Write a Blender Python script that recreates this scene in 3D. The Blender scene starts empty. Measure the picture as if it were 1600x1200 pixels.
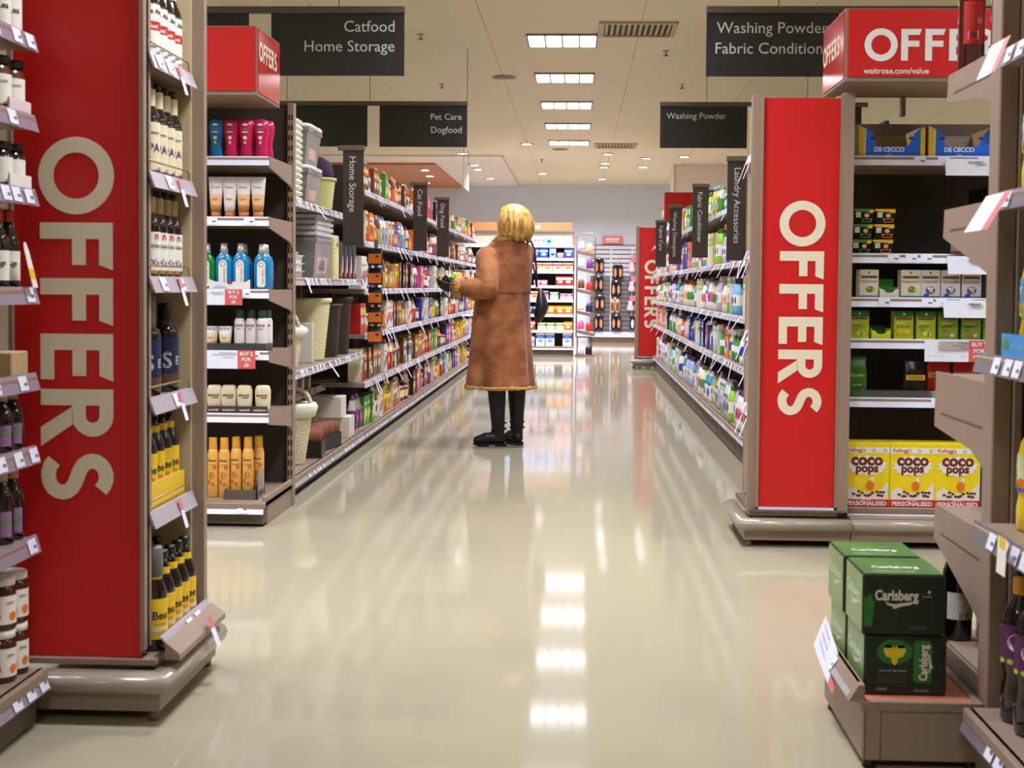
import bpy, bmesh, math, random
from mathutils import Vector, Matrix

# ------------------------------------------------------------------ camera, world, exposure
sc = bpy.context.scene
C = sc.collection
rad = math.radians
cam_d = bpy.data.cameras.new('camera')
cam = bpy.data.objects.new('camera', cam_d)
C.objects.link(cam)
yaw, pitch, roll = rad(-2.65662), rad(-2.4), rad(0.5)
fw = Vector((math.sin(yaw)*math.cos(pitch), math.cos(yaw)*math.cos(pitch), math.sin(pitch)))
rt = Vector((math.cos(yaw), -math.sin(yaw), 0)); up = rt.cross(fw)
r2 = rt*math.cos(roll) + up*math.sin(roll); u2 = up*math.cos(roll) - rt*math.sin(roll)
cam.matrix_world = Matrix(((r2.x, u2.x, -fw.x, 0), (r2.y, u2.y, -fw.y, 0), (r2.z, u2.z, -fw.z, 1.1), (0, 0, 0, 1)))
cam_d.sensor_width = 36.0
cam_d.lens = 2222.0*36/1600
cam_d.shift_y = -0.037984
cam_d.clip_start = 0.05
cam_d.clip_end = 100
cam_d.dof.use_dof = True
cam_d.dof.focus_distance = 10.0
cam_d.dof.aperture_fstop = 9.0
sc.camera = cam
w = bpy.data.worlds.new('world'); sc.world = w; w.use_nodes = True
w.node_tree.nodes['Background'].inputs[0].default_value = (1.0, 0.95, 0.90, 1)
w.node_tree.nodes['Background'].inputs[1].default_value = 0.15
sc.view_settings.view_transform = 'Standard'
sc.view_settings.look = 'None'
sc.view_settings.gamma = 1.0
sc.view_settings.use_curve_mapping = False
sc.view_settings.exposure = 0.15
sc.cycles.use_denoising = True
sc.cycles.max_bounces = 7
sc.cycles.diffuse_bounces = 4
sc.cycles.glossy_bounces = 3
sc.cycles.transmission_bounces = 5
sc.cycles.transparent_max_bounces = 8
sc.cycles.sample_clamp_indirect = 6.0
sc.cycles.caustics_reflective = False
sc.cycles.caustics_refractive = False
LAMP = 7.0             # glow of the ceiling light panels
LAMP_W = 36.0          # light thrown down by each ceiling light
LAMP_COL = (0.94, 0.98, 1.10)
SPOT_W = 54.0          # far downlights
SPOT_COL = (1.0, 1.0, 1.14)

# ------------------------------------------------------------------ materials
def lin(c):
    return tuple(((x/255)/12.92 if x/255 <= 0.04045 else ((x/255+0.055)/1.055)**2.4) for x in c) + (1.0,)
MATS = {}
def M(name, col=None, rough=0.5, metal=0.0, spec=0.5, noise=0.06, scale=25.0, emit=0.0, trans=0.0, bump=0.0, alpha=1.0, coat=0.0):
    """Principled material with a faint procedural mottling of its own colour."""
    if name in MATS: return MATS[name]
    m = bpy.data.materials.new(name); m.use_nodes = True
    nt = m.node_tree; b = nt.nodes['Principled BSDF']
    c = lin(col)
    b.inputs['Base Color'].default_value = c
    b.inputs['Roughness'].default_value = rough
    b.inputs['Metallic'].default_value = metal
    b.inputs['Specular IOR Level'].default_value = spec
    b.inputs['Transmission Weight'].default_value = trans
    b.inputs['Alpha'].default_value = alpha
    b.inputs['Coat Weight'].default_value = coat
    if emit:
        b.inputs['Emission Color'].default_value = c
        b.inputs['Emission Strength'].default_value = emit
    if noise or bump:
        tc = nt.nodes.new('ShaderNodeTexCoord')
        nz = nt.nodes.new('ShaderNodeTexNoise')
        nz.inputs['Scale'].default_value = scale; nz.inputs['Detail'].default_value = 3
        nt.links.new(tc.outputs['Object'], nz.inputs['Vector'])
        if noise:
            mx = nt.nodes.new('ShaderNodeMix'); mx.data_type = 'RGBA'
            mx.inputs[6].default_value = tuple(max(0, x*(1-noise*1.5)) for x in c[:3]) + (1,)
            mx.inputs[7].default_value = tuple(min(1, x*(1+noise*1.5)) for x in c[:3]) + (1,)
            nt.links.new(nz.outputs[0], mx.inputs[0])
            nt.links.new(mx.outputs[2], b.inputs['Base Color'])
        if bump:
            bp = nt.nodes.new('ShaderNodeBump'); bp.inputs['Strength'].default_value = bump
            bp.inputs['Distance'].default_value = 0.01
            nt.links.new(nz.outputs[0], bp.inputs['Height'])
            nt.links.new(bp.outputs[0], b.inputs['Normal'])
    MATS[name] = m
    return m
_cc = {}
def col(r, g, b, rough=0.45, **k):
    key = 'colour %d %d %d %.2f' % (r, g, b, rough) + ''.join(sorted(k))
    return M(key, (r, g, b), rough, **k)
taupe = M('taupe metal', (150, 127, 110), 0.45, spec=0.4, noise=0.04, scale=8)
taupe_d = M('taupe panel', (98, 83, 72), 0.6, noise=0.05, scale=6)
cream_in = M('cream inner panel', (196, 176, 138), 0.5, noise=0.04)
dark_in = M('dark brown panel', (58, 48, 40), 0.7, noise=0.08)
railm = M('lilac plastic rail', (176, 166, 172), 0.3, noise=0.03)
railw = M('white plastic rail', (228, 230, 248), 0.3, noise=0.03)
ticket = M('white ticket paper', (232, 232, 248), 0.5, noise=0.03)
pinkp = M('pink printed paper', (214, 120, 122), 0.5, noise=0.04)
greyink = M('grey ink', (120, 112, 120), 0.6, noise=0.0)
redp = M('red sign panel', (205, 24, 22), 0.42, noise=0.05, scale=3)
letterm = M('ivory lettering', (236, 222, 196), 0.5, noise=0.02)
whitem = M('white plastic', (238, 236, 232), 0.35, noise=0.02)
blackm = M('black plastic', (18, 16, 16), 0.4, noise=0.1)
slotm = M('dark slot', (22, 17, 14), 0.9, noise=0.0)
signm = M('black sign board', (34, 29, 25), 0.5, noise=0.08, scale=4)
signtx = M('grey sign lettering', (196, 194, 190), 0.5, noise=0.0)
bumperm = M('pale grey bumper', (150, 140, 122), 0.22, spec=0.6, noise=0.03)
wirem = M('brass wire', (176, 150, 96), 0.3, metal=0.8, noise=0.03)
steel = M('brushed steel', (170, 165, 158), 0.3, metal=0.9, noise=0.05)
glassd = M('dark brown bottle glass', (26, 12, 8), 0.08, spec=0.7, noise=0.1, coat=0.5)
inkm = M('dark print', (42, 34, 38), 0.6, noise=0.0)
clearm = M('clear plastic', (232, 236, 240), 0.12, trans=0.85, noise=0.02)

# ------------------------------------------------------------------ mesh builder
_txt = {}
def text_geo(s, bold=0.0, spacing=1.0):
    key = (s, bold, spacing)
    if key in _txt: return _txt[key]
    cu = bpy.data.curves.new('t', 'FONT'); cu.body = s; cu.size = 1.0; cu.offset = bold
    cu.space_character = spacing; cu.resolution_u = 3; cu.fill_mode = 'FRONT'
    o = bpy.data.objects.new('t', cu); C.objects.link(o)
    dg = bpy.context.evaluated_depsgraph_get()
    me = o.evaluated_get(dg).to_mesh()
    v = [(p.co.x, p.co.y) for p in me.vertices]; f = [tuple(p.vertices) for p in me.polygons]
    o.evaluated_get(dg).to_mesh_clear()
    bpy.data.objects.remove(o); bpy.data.curves.remove(cu)
    x0 = min((p[0] for p in v), default=0); x1 = max((p[0] for p in v), default=0)
    v = [(p[0]-x0, p[1]) for p in v]
    _txt[key] = (v, f, x1-x0)
    return _txt[key]

class MB:
    def __init__(s): s.v = []; s.f = []; s.mi = []; s.sm = []; s.mats = []
    def m(s, mat):
        if mat not in s.mats: s.mats.append(mat)
        return s.mats.index(mat)
    def add(s, vs, fs, mat, sm=False, X=None):
        n = len(s.v); i = s.m(mat) if not isinstance(mat, list) else None
        s.v += [tuple(X @ Vector(p)) if X is not None else tuple(p) for p in vs]
        for k, f in enumerate(fs):
            s.f.append(tuple(n+q for q in f)); s.mi.append(i if i is not None else s.m(mat[k])); s.sm.append(sm)
        return s
    def box(s, x0, x1, y0, y1, z0, z1, mat, X=None):
        vs = [(x, y, z) for z in (z0, z1) for y in (y0, y1) for x in (x0, x1)]
        return s.add(vs, [(0,2,3,1),(4,5,7,6),(0,1,5,4),(1,3,7,5),(3,2,6,7),(2,0,4,6)], mat, X=X)
    def rbox(s, x0, x1, y0, y1, z0, z1, mat, r=0.004, X=None, seg=1):
        bm = bmesh.new(); bmesh.ops.create_cube(bm, size=1.0)
        for v in bm.verts: v.co = Vector(((x0+x1)/2+v.co.x*(x1-x0), (y0+y1)/2+v.co.y*(y1-y0), (z0+z1)/2+v.co.z*(z1-z0)))
        bmesh.ops.bevel(bm, geom=bm.edges[:], offset=r, segments=seg, affect='EDGES')
        bm.verts.index_update()
        s.add([v.co[:] for v in bm.verts], [tuple(v.index for v in f.verts) for f in bm.faces], mat, X=X, sm=seg > 1)
        bm.free(); return s
    def quad(s, a, b, c, d, mat): return s.add([a, b, c, d], [(0,1,2,3)], mat)
    def prism(s, pts, ax, a, b, mat, X=None):
        """2D outline pts extruded along axis ax ('x': pts are y,z; 'y': x,z; 'z': x,y) from a to b."""
        def p3(p, t): return {'x': (t, p[0], p[1]), 'y': (p[0], t, p[1]), 'z': (p[0], p[1], t)}[ax]
        n = len(pts); vs = [p3(p, a) for p in pts] + [p3(p, b) for p in pts]
        fs = [tuple(range(n)), tuple(range(2*n-1, n-1, -1))] + [(i, n+i, n+(i+1)%n, (i+1)%n) for i in range(n)]
        return s.add(vs, fs, mat, X=X)
    def loft(s, rings, mat, cap0=True, cap1=True, sm=True, X=None):
        """rings of equal point counts; mat one material or one per span"""
        n = len(rings[0]); vs = [p for r in rings for p in r]; fs = []; ms = []
        for i in range(len(rings)-1):
            for j in range(n):
                fs.append((i*n+j, i*n+(j+1)%n, (i+1)*n+(j+1)%n, (i+1)*n+j)); ms.append(mat[i] if isinstance(mat, list) else mat)
        if cap0: fs.append(tuple(range(n-1, -1, -1))); ms.append(ms[0])
        if cap1: k = (len(rings)-1)*n; fs.append(tuple(range(k, k+n))); ms.append(ms[len(rings)*n-n-1])
        return s.add(vs, fs, ms, sm=sm, X=X)
    def lathe(s, prof, mat, n=16, sx=1.0, sy=1.0, pw=2.0, cap0=True, cap1=True, X=None, cx=0, cy=0):
        return s.loft([ring(cx, cy, z, r*sx, r*sy, n, pw) for r, z in prof], mat, cap0, cap1, X=X)
    def tube(s, pts, r, mat, n=6, X=None, closed=False):
        pts = [Vector(p) for p in pts]; rings = []; N = len(pts)
        for i, p in enumerate(pts):
            a = pts[i-1] if (i or closed) else p; b = pts[(i+1) % N] if (i < N-1 or closed) else p
            t = (b-a).normalized(); u = t.cross(Vector((0,0,1)) if abs(t.z) < 0.9 else Vector((1,0,0))).normalized(); v = t.cross(u)
            rr = r[i] if isinstance(r, (list, tuple)) else r
            rings.append([tuple(p + (u*math.cos(2*math.pi*k/n) + v*math.sin(2*math.pi*k/n))*rr) for k in range(n)])
        if closed: rings.append(rings[0])
        return s.loft(rings, mat, not closed, not closed, X=X)
    def text(s, t, size, mat, o, xd=(1,0,0), yd=(0,0,1), align='L', bold=0.0, spacing=1.0, warp=None, width=None):
        v, f, wd = text_geo(t, bold, spacing)
        k = size if width is None else width/wd
        off = {'L': 0, 'C': -wd/2, 'R': -wd}[align]
        o = Vector(o); xd = Vector(xd); yd = Vector(yd)
        if warp: return s.add([warp((p[0]+off)*k, p[1]*size) for p in v], f, mat)
        return s.add([tuple(o + xd*((p[0]+off)*k) + yd*(p[1]*size)) for p in v], f, mat)
    def build(s, name, parent=None, loc=None, rz=0.0, recalc=True, **props):
        me = bpy.data.meshes.new(name)
        me.from_pydata(s.v, [], s.f)
        for m in s.mats: me.materials.append(m)
        for p, i, q in zip(me.polygons, s.mi, s.sm): p.material_index = i; p.use_smooth = q
        if recalc:
            bm = bmesh.new(); bm.from_mesh(me); bmesh.ops.recalc_face_normals(bm, faces=bm.faces[:]); bm.to_mesh(me); bm.free()
        me.update()
        o = bpy.data.objects.new(name, me); C.objects.link(o)
        if parent is not None: o.parent = parent
        if loc is not None: o.location = loc
        o.rotation_euler = (0, 0, rz)
        for k, v in props.items(): o[k] = v
        return o

def ring(cx, cy, z, rx, ry, n=16, pw=2.0):
    out = []
    for k in range(n):
        a = 2*math.pi*(k+0.5)/n; c, q = math.cos(a), math.sin(a)
        out.append((cx + rx*math.copysign(abs(c)**(2/pw), c), cy + ry*math.copysign(abs(q)**(2/pw), q), z))
    return out
def thing(name, label, cat, loc=(0,0,0), rz=0.0, group=None):
    o = bpy.data.objects.new(name, None); C.objects.link(o)
    o.location = loc; o.rotation_euler = (0, 0, rz); o.empty_display_size = 0.05
    o['label'] = label; o['category'] = cat
    if group: o['group'] = group
    return o
def tag(o, label, cat, group=None):
    o['label'] = label; o['category'] = cat
    if group: o['group'] = group
    return o
def copy_tree(o, parent=None):
    c = o.copy(); C.objects.link(c)
    if parent is not None: c.parent = parent
    for ch in list(o.children): copy_tree(ch, c)
    return c
PROTO = {}; FIRST = {}
def place(key, loc, rz, label, cat, group=None, scale=None):
    """the first call of a kind builds it, later calls copy the thing with its parts"""
    if key not in FIRST: o = FIRST[key] = PROTO[key]()
    else: o = copy_tree(FIRST[key])
    o.location = loc; o.rotation_euler = (0, 0, rz)
    o.scale = scale if scale else (1, 1, 1)
    o['label'] = label; o['category'] = cat
    if group: o['group'] = group
    elif 'group' in o: del o['group']
    return o
ORD = 'first second third fourth fifth sixth seventh eighth ninth tenth eleventh twelfth thirteenth fourteenth fifteenth sixteenth seventeenth eighteenth nineteenth twentieth'.split()
PI = math.pi

# OFFERS lettering: unit height, upright, x to the right; returns polygons and total advance
def offers_letters():
    out = []; x = 0.0
    def P(pts): out.append([(x+p[0], p[1]) for p in pts])
    n = 36
    for k in range(n):   # O
        a0, a1 = 2*PI*k/n, 2*PI*(k+1)/n
        P([(0.52+0.52*math.cos(a0), 0.5+0.52*math.sin(a0)), (0.52+0.52*math.cos(a1), 0.5+0.52*math.sin(a1)),
           (0.52+0.31*math.cos(a1), 0.5+0.31*math.sin(a1)), (0.52+0.31*math.cos(a0), 0.5+0.31*math.sin(a0))])
    x = 1.15
    for _ in range(2):   # F F
        P([(0,0),(0.22,0),(0.22,1),(0,1)]); P([(0.22,0.81),(0.57,0.81),(0.64,1),(0.22,1)]); P([(0.22,0.44),(0.57,0.44),(0.57,0.63),(0.22,0.63)])
        x += 0.75
    P([(0,0),(0.22,0),(0.22,1),(0,1)]); P([(0.22,0.81),(0.57,0.81),(0.64,1),(0.22,1)]); P([(0.22,0.44),(0.57,0.44),(0.57,0.63),(0.22,0.63)]); P([(0.22,0),(0.62,0),(0.62,0.19),(0.22,0.19)])
    x += 0.75            # R
    P([(0,0),(0.22,0),(0.22,1),(0,1)]); P([(0.22,0.81),(0.36,0.81),(0.36,1),(0.22,1)]); P([(0.22,0.43),(0.36,0.43),(0.36,0.62),(0.22,0.62)])
    for k in range(12):
        a0, a1 = -PI/2+PI*k/12, -PI/2+PI*(k+1)/12
        P([(0.36+0.285*math.cos(a0), 0.715+0.285*math.sin(a0)), (0.36+0.285*math.cos(a1), 0.715+0.285*math.sin(a1)),
           (0.36+0.095*math.cos(a1), 0.715+0.095*math.sin(a1)), (0.36+0.095*math.cos(a0), 0.715+0.095*math.sin(a0))])
    P([(0.24,0.43),(0.47,0.45),(0.78,0),(0.52,0)])
    x += 0.86            # S
    mid = []
    for k in range(11): a = rad(35+k*21.0); mid.append((0.33+0.215*math.cos(a), 0.71+0.19*math.sin(a)))
    for k in range(11): a = rad(65-k*21.0); mid.append((0.31+0.235*math.cos(a), 0.295+0.195*math.sin(a)))
    L = []; R = []
    for i, p in enumerate(mid):
        a = mid[max(0, i-1)]; b = mid[min(len(mid)-1, i+1)]; d = math.hypot(b[0]-a[0], b[1]-a[1]) or 1
        nx, ny = -(b[1]-a[1])/d*0.102, (b[0]-a[0])/d*0.102
        L.append((p[0]+nx, p[1]+ny)); R.append((p[0]-nx, p[1]-ny))
    for i in range(len(mid)-1): P([L[i], L[i+1], R[i+1], R[i]])
    return out, x+0.62
OFF, OFFW = offers_letters()
def offers(mb, size, mat, o, xd, yd, thick=None):
    o = Vector(o); xd = Vector(xd)*size; yd = Vector(yd)*size
    for p in OFF: mb.add([tuple(o + xd*q[0] + yd*q[1]) for q in p], [tuple(range(len(p)))], mat)
# ------------------------------------------------------------------ the setting
def grid_mat(name, base, sx, sy, x0, y0, lw, dark, rough, spec, speck, var, coat=0.0, bump=0.0):
    m = bpy.data.materials.new(name); m.use_nodes = True; nt = m.node_tree; N = nt.nodes; L = nt.links
    b = N['Principled BSDF']; b.inputs['Roughness'].default_value = rough; b.inputs['Specular IOR Level'].default_value = spec
    b.inputs['Coat Weight'].default_value = coat; b.inputs['Coat Roughness'].default_value = 0.06
    tc = N.new('ShaderNodeTexCoord'); sp = N.new('ShaderNodeSeparateXYZ'); L.new(tc.outputs['Object'], sp.inputs[0])
    def math_(op, a, bb=None):
        n = N.new('ShaderNodeMath'); n.operation = op
        for i, q in enumerate((a, bb)):
            if q is None: continue
            if isinstance(q, (int, float)): n.inputs[i].default_value = q
            else: L.new(q, n.inputs[i])
        return n.outputs[0]
    def cell(o, s, off):
        t = math_('DIVIDE', math_('SUBTRACT', o, off), s)
        return math_('FRACT', t), math_('FLOOR', t)
    fx, ix = cell(sp.outputs[0], sx, x0); fy, iy = cell(sp.outputs[1], sy, y0)
    lx = math_('LESS_THAN', fx, lw[0]/sx); ly = math_('LESS_THAN', fy, lw[1]/sy)
    cmb = N.new('ShaderNodeCombineXYZ'); L.new(ix, cmb.inputs[0]); L.new(iy, cmb.inputs[1])
    wn = N.new('ShaderNodeTexWhiteNoise'); wn.noise_dimensions = '2D'; L.new(cmb.outputs[0], wn.inputs[0])
    nz = N.new('ShaderNodeTexNoise'); nz.inputs['Scale'].default_value = 1.3; nz.inputs['Detail'].default_value = 5
    L.new(tc.outputs['Object'], nz.inputs['Vector'])
    n2 = N.new('ShaderNodeTexNoise'); n2.inputs['Scale'].default_value = 38; n2.inputs['Detail'].default_value = 2
    L.new(tc.outputs['Object'], n2.inputs['Vector'])
    v = math_('ADD', math_('MULTIPLY', math_('SUBTRACT', wn.outputs[0], 0.5), var), math_('MULTIPLY', math_('SUBTRACT', nz.outputs[0], 0.5), var*2.2))
    v = math_('ADD', v, math_('MULTIPLY', math_('SUBTRACT', n2.outputs[0], 0.5), speck))
    hs = N.new('ShaderNodeHueSaturation'); hs.inputs['Color'].default_value = lin(base)
    L.new(math_('ADD', v, 1.0), hs.inputs['Value'])
    mx = N.new('ShaderNodeMix'); mx.data_type = 'RGBA'; mx.inputs[7].default_value = lin(dark)
    L.new(hs.outputs[0], mx.inputs[6])
    n3 = N.new('ShaderNodeTexNoise'); n3.inputs['Scale'].default_value = 0.9; L.new(tc.outputs['Object'], n3.inputs['Vector'])
    fac = math_('MULTIPLY', math_('MAXIMUM', lx, math_('MULTIPLY', ly, 0.45)), n3.outputs[0])
    L.new(fac, mx.inputs[0]); L.new(mx.outputs[2], b.inputs['Base Color'])
    if bump:
        bp = N.new('ShaderNodeBump'); bp.inputs['Strength'].default_value = bump; bp.inputs['Distance'].default_value = 0.004
        n4 = N.new('ShaderNodeTexNoise'); n4.inputs['Scale'].default_value = 9; n4.inputs['Detail'].default_value = 3
        L.new(tc.outputs['Object'], n4.inputs['Vector'])
        L.new(math_('ADD', math_('MULTIPLY', n4.outputs[0], 0.5), math_('MULTIPLY', wn.outputs[0], 0.25)), bp.inputs['Height'])
        L.new(bp.outputs[0], b.inputs['Normal'])
    return m
floor_m = grid_mat('polished cream floor tile', (167, 159, 134), 0.3, 0.6, -0.397, 0.2, (0.0035, 0.003), (172, 152, 120), 0.065, 0.10, 0.05, 0.05, bump=0.03)
ceil_m = grid_mat('ceiling plank', (238, 224, 200), 1.2, 0.52, -0.75, 0.35, (0.010, 0.010), (170, 150, 122), 0.8, 0.2, 0.015, 0.012)
wall_m = M('painted pale blue wall', (218, 226, 246), 0.7, noise=0.02, scale=2)
wallg_m = M('painted beige wall', (206, 194, 170), 0.7, noise=0.03, scale=2)
plaster_m = M('white plasterboard', (240, 226, 224), 0.7, noise=0.02, scale=3)
wood_m = M('orange wood veneer', (206, 124, 72), 0.5, noise=0.12, scale=7)
CEIL = 3.1; BACKY = 28.3
def struct(name, mb, **k):
    o = mb.build(name, **k); o['kind'] = 'structure'; return o
struct('floor', MB().box(-9, 9, -3, BACKY, -0.1, 0, floor_m))
struct('ceiling', MB().box(-9, 9, -3, BACKY, CEIL, CEIL+0.1, ceil_m))
struct('wall_back', MB().box(-9, 9, BACKY, BACKY+0.1, 0, CEIL, wall_m))
struct('wall_left', MB().box(-9.1, -9, -3, BACKY, 0, CEIL, wallg_m))
struct('wall_right', MB().box(9, 9.1, -3, BACKY, 0, CEIL, wallg_m))
struct('wall_front', MB().box(-9, 9, -3.1, -3, 0, CEIL, wallg_m))
struct('trim_1', MB().box(-5.6, -1.18, 21.9, BACKY, CEIL-0.03, CEIL, plaster_m).box(-1.2, -1.18, 21.9, BACKY, CEIL-0.034, CEIL-0.03, col(190,160,140)))
struct('trim_2', MB().box(-5.2, -2.34, 23.0, BACKY, CEIL-0.07, CEIL-0.031, wood_m))
struct('column', MB().box(1.55, 2.62, 23.4, 24.4, 0, CEIL, plaster_m).box(1.53, 1.56, 23.38, 23.41, 0, CEIL, col(205,190,178)))

# ceiling fittings ------------------------------------------------
lampm = bpy.data.materials.new('lit louvre panel'); lampm.use_nodes = True
_b = lampm.node_tree.nodes['Principled BSDF']; _b.inputs['Base Color'].default_value = (1,1,1,1)
_b.inputs['Emission Color'].default_value = LAMP_COL + (1,); _b.inputs['Emission Strength'].default_value = LAMP
louvre = M('lamp louvre metal', (150, 138, 128), 0.4, noise=0.03)
def make_light():
    t = thing('ceiling_light', '', 'ceiling light')
    f = MB()
    for x in (-0.285, -0.1445, -0.006, 0.1325, 0.271): f.box(x, x+0.0145, -0.285, 0.285, -0.018, 0, louvre)
    for y in (-0.285, 0.272): f.box(-0.285, 0.285, y, y+0.013, -0.018, 0, louvre)
    f.build('frame', t)
    for k in range(4):
        x = -0.2705 + 0.1385*k
        MB().box(x, x+0.124, -0.27, 0.27, -0.012, -0.001, lampm).build('diffuser', t)
    return t
PROTO['light'] = make_light
def beam(x, y, k=1.0):        # the louvres throw the light downwards
    L = bpy.data.lights.new('ceiling_light_beam', 'AREA'); L.shape = 'SQUARE'; L.size = 0.5; L.energy = LAMP_W*k; L.color = LAMP_COL; L.spread = rad(142)
    o = bpy.data.objects.new('ceiling_light_beam', L); C.objects.link(o); o.location = (x, y, CEIL-0.02)
for r, X in ((0, -0.153), (1, -3.75), (2, 5.0)):
    rowname = ('central aisle', 'next aisle left', 'next aisle right')[r]
    for k in (-6, -4, -3, -2, -1, 0, 1, 2, 3, 4):
        Y = 11.66 + 2.065*k
        beam(X, Y)
        if k >= 0 and r == 0:
            lab = ORD[k].replace('first', 'nearest') + ' of the five four-panel ceiling lights over the aisle' if k else 'largest and nearest four-panel ceiling light in view over the aisle'
        else:
            lab = 'four-panel ceiling light out of view over the ' + rowname
        place('light', (X, Y, CEIL), 0, lab, 'ceiling light', 'ceiling lights over the ' + rowname if not (k >= 0 and r == 0) else 'ceiling lights in the visible row')
for X in (-2.6, 2.35):  # dim unseen fixtures, added to brighten the fronts of the end displays
    for Y in (3.4, 5.465):
        beam(X, Y, 0.26)
        place('light', (X, Y, CEIL), 0, 'added four-panel light out of view over the cross aisle, brightening the end displays', 'ceiling light', 'added unseen fill lights over the cross aisle')
spotm = bpy.data.materials.new('lit downlight lens'); spotm.use_nodes = True
_b = spotm.node_tree.nodes['Principled BSDF']; _b.inputs['Emission Color'].default_value = SPOT_COL + (1,); _b.inputs['Emission Strength'].default_value = 14
def make_spot():
    t = thing('downlight', '', 'downlight')
    MB().lathe([(0.085, 0), (0.1, -0.006), (0.075, -0.012), (0.07, -0.004)], col(150,120,100), 16, cap0=False, cap1=False).build('rim', t)
    MB().lathe([(0.072, -0.010), (0.072, -0.006)], spotm, 16).build('lens', t)
    return t
PROTO['spot'] = make_spot
SPOTS = [(-0.75,20.15,0,'nearest left'), (-1.78,21.6,0,'above the hanging white card, nearest'), (-1.72,23.3,1,'second beside the hanging white card'), (-1.73,24.2,1,'third beside the hanging white card'),
         (-0.66,25.4,0,'in the middle of the far ceiling'), (-1.64,26.2,1,'farthest on the left margin'), (0.42,21.6,0,'nearest right of the light row'), (0.41,23.2,0,'second right of the light row'),
         (0.40,24.0,0,'third right of the light row'), (1.03,22.3,0,'nearer of two beside the column'), (1.05,23.9,0,'farther of two beside the column'), (0.42,26.6,0,'farthest right of the light row'),
         (1.6,22.0,0,'in front of the column'), (-2.6,23.9,2,'nearest in the orange wood ceiling'), (-2.65,25.2,2,'middle in the orange wood ceiling'), (-2.9,26.9,2,'farthest in the orange wood ceiling')]
for x, y, lv, d in SPOTS:
    o = place('spot', (x, y, CEIL-(0, 0.031, 0.071)[lv]), 0, 'small round ceiling downlight, ' + d, 'downlight', 'downlights in the far ceiling')
for i, (x, y) in enumerate(((-0.7, 25.6), (0.45, 22.8), (0.5, 26.2), (-1.7, 23.6), (-3.2, 25.5), (2.9, 25.0), (0.2, 20.9), (-0.9, 21.5))):
    L = bpy.data.lights.new('downlight_beam', 'AREA'); L.shape = 'DISK'; L.size = 0.14; L.energy = SPOT_W; L.color = SPOT_COL; L.spread = rad(150)
    lo = bpy.data.objects.new('downlight_beam', L); C.objects.link(lo); lo.location = (x, y, CEIL-0.09)
def make_vent():
    t = thing('ceiling_vent', '', 'vent')
    f = MB(); fm = col(190,172,142)
    for a in ((-0.30,0.30,-0.30,-0.26),(-0.30,0.30,0.26,0.30),(-0.30,-0.26,-0.26,0.26),(0.26,0.30,-0.26,0.26)): f.box(*a, -0.02, 0, fm)
    f.build('frame', t)
    MB().box(-0.26,0.26,-0.26,0.26,-0.004,-0.001,dark_in).build('duct', t)
    s = MB()
    for k in range(12):
        x = -0.24 + k*0.0436
        s.add([(x-0.012,-0.26,-0.016),(x-0.012,0.26,-0.016),(x+0.012,0.26,-0.006),(x+0.012,-0.26,-0.006)],[(0,1,2,3)],col(205,186,150))
    s.build('louvre', t); return t
PROTO['vent'] = make_vent
place('vent', (0.435, 11.15, CEIL), 0, 'square louvred ceiling vent right of the nearest ceiling light', 'vent', 'louvred ceiling vents')
place('vent', (0.5, 20.3, CEIL), 0, 'square louvred ceiling vent beside the farthest ceiling light', 'vent', 'louvred ceiling vents')
def make_disc():
    t = thing('ceiling_speaker', '', 'speaker')
    MB().lathe([(0.115,0),(0.12,-0.008),(0.105,-0.014)], col(176,158,130), 20).build('rim', t)
    MB().lathe([(0.1,-0.0145),(0.06,-0.018),(0.0,-0.019)], col(150,132,108), 20).build('grille', t)
    return t
PROTO['disc'] = make_disc
place('disc', (-0.735, 13.72, CEIL), 0, 'round flat ceiling speaker left of the second ceiling light', 'speaker', 'round ceiling speakers')
place('disc', (-0.29, 20.9, CEIL), 0, 'round flat ceiling speaker beyond the farthest ceiling light', 'speaker', 'round ceiling speakers')
def make_sprinkler():
    t = thing('sprinkler', '', 'sprinkler')
    MB().lathe([(0.03,0),(0.03,-0.006),(0.009,-0.01),(0.009,-0.04)], col(196,178,150), 10).build('stem', t)
    MB().lathe([(0.022,-0.04),(0.024,-0.044)], col(120,104,84), 10).build('deflector', t)
    return t
PROTO['sprinkler'] = make_sprinkler
for x, y, d in ((-1.28, 11.4, 'right of the front left hanging sign'), (0.72, 12.2, 'below the vent, left of the front right sign'), (1.0, 14.2, 'between the two right hanging signs'),
                (-1.38, 14.2, 'above the right end of the farther left sign'), (-1.55, 18.2, 'beyond the farther left sign'), (0.95, 15.6, 'above the farther right sign'), (-0.6, 22.6, 'in the far ceiling margin')):
    place('sprinkler', (x, y, CEIL), 0, 'small ceiling sprinkler head ' + d, 'sprinkler', 'sprinkler heads')

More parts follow.
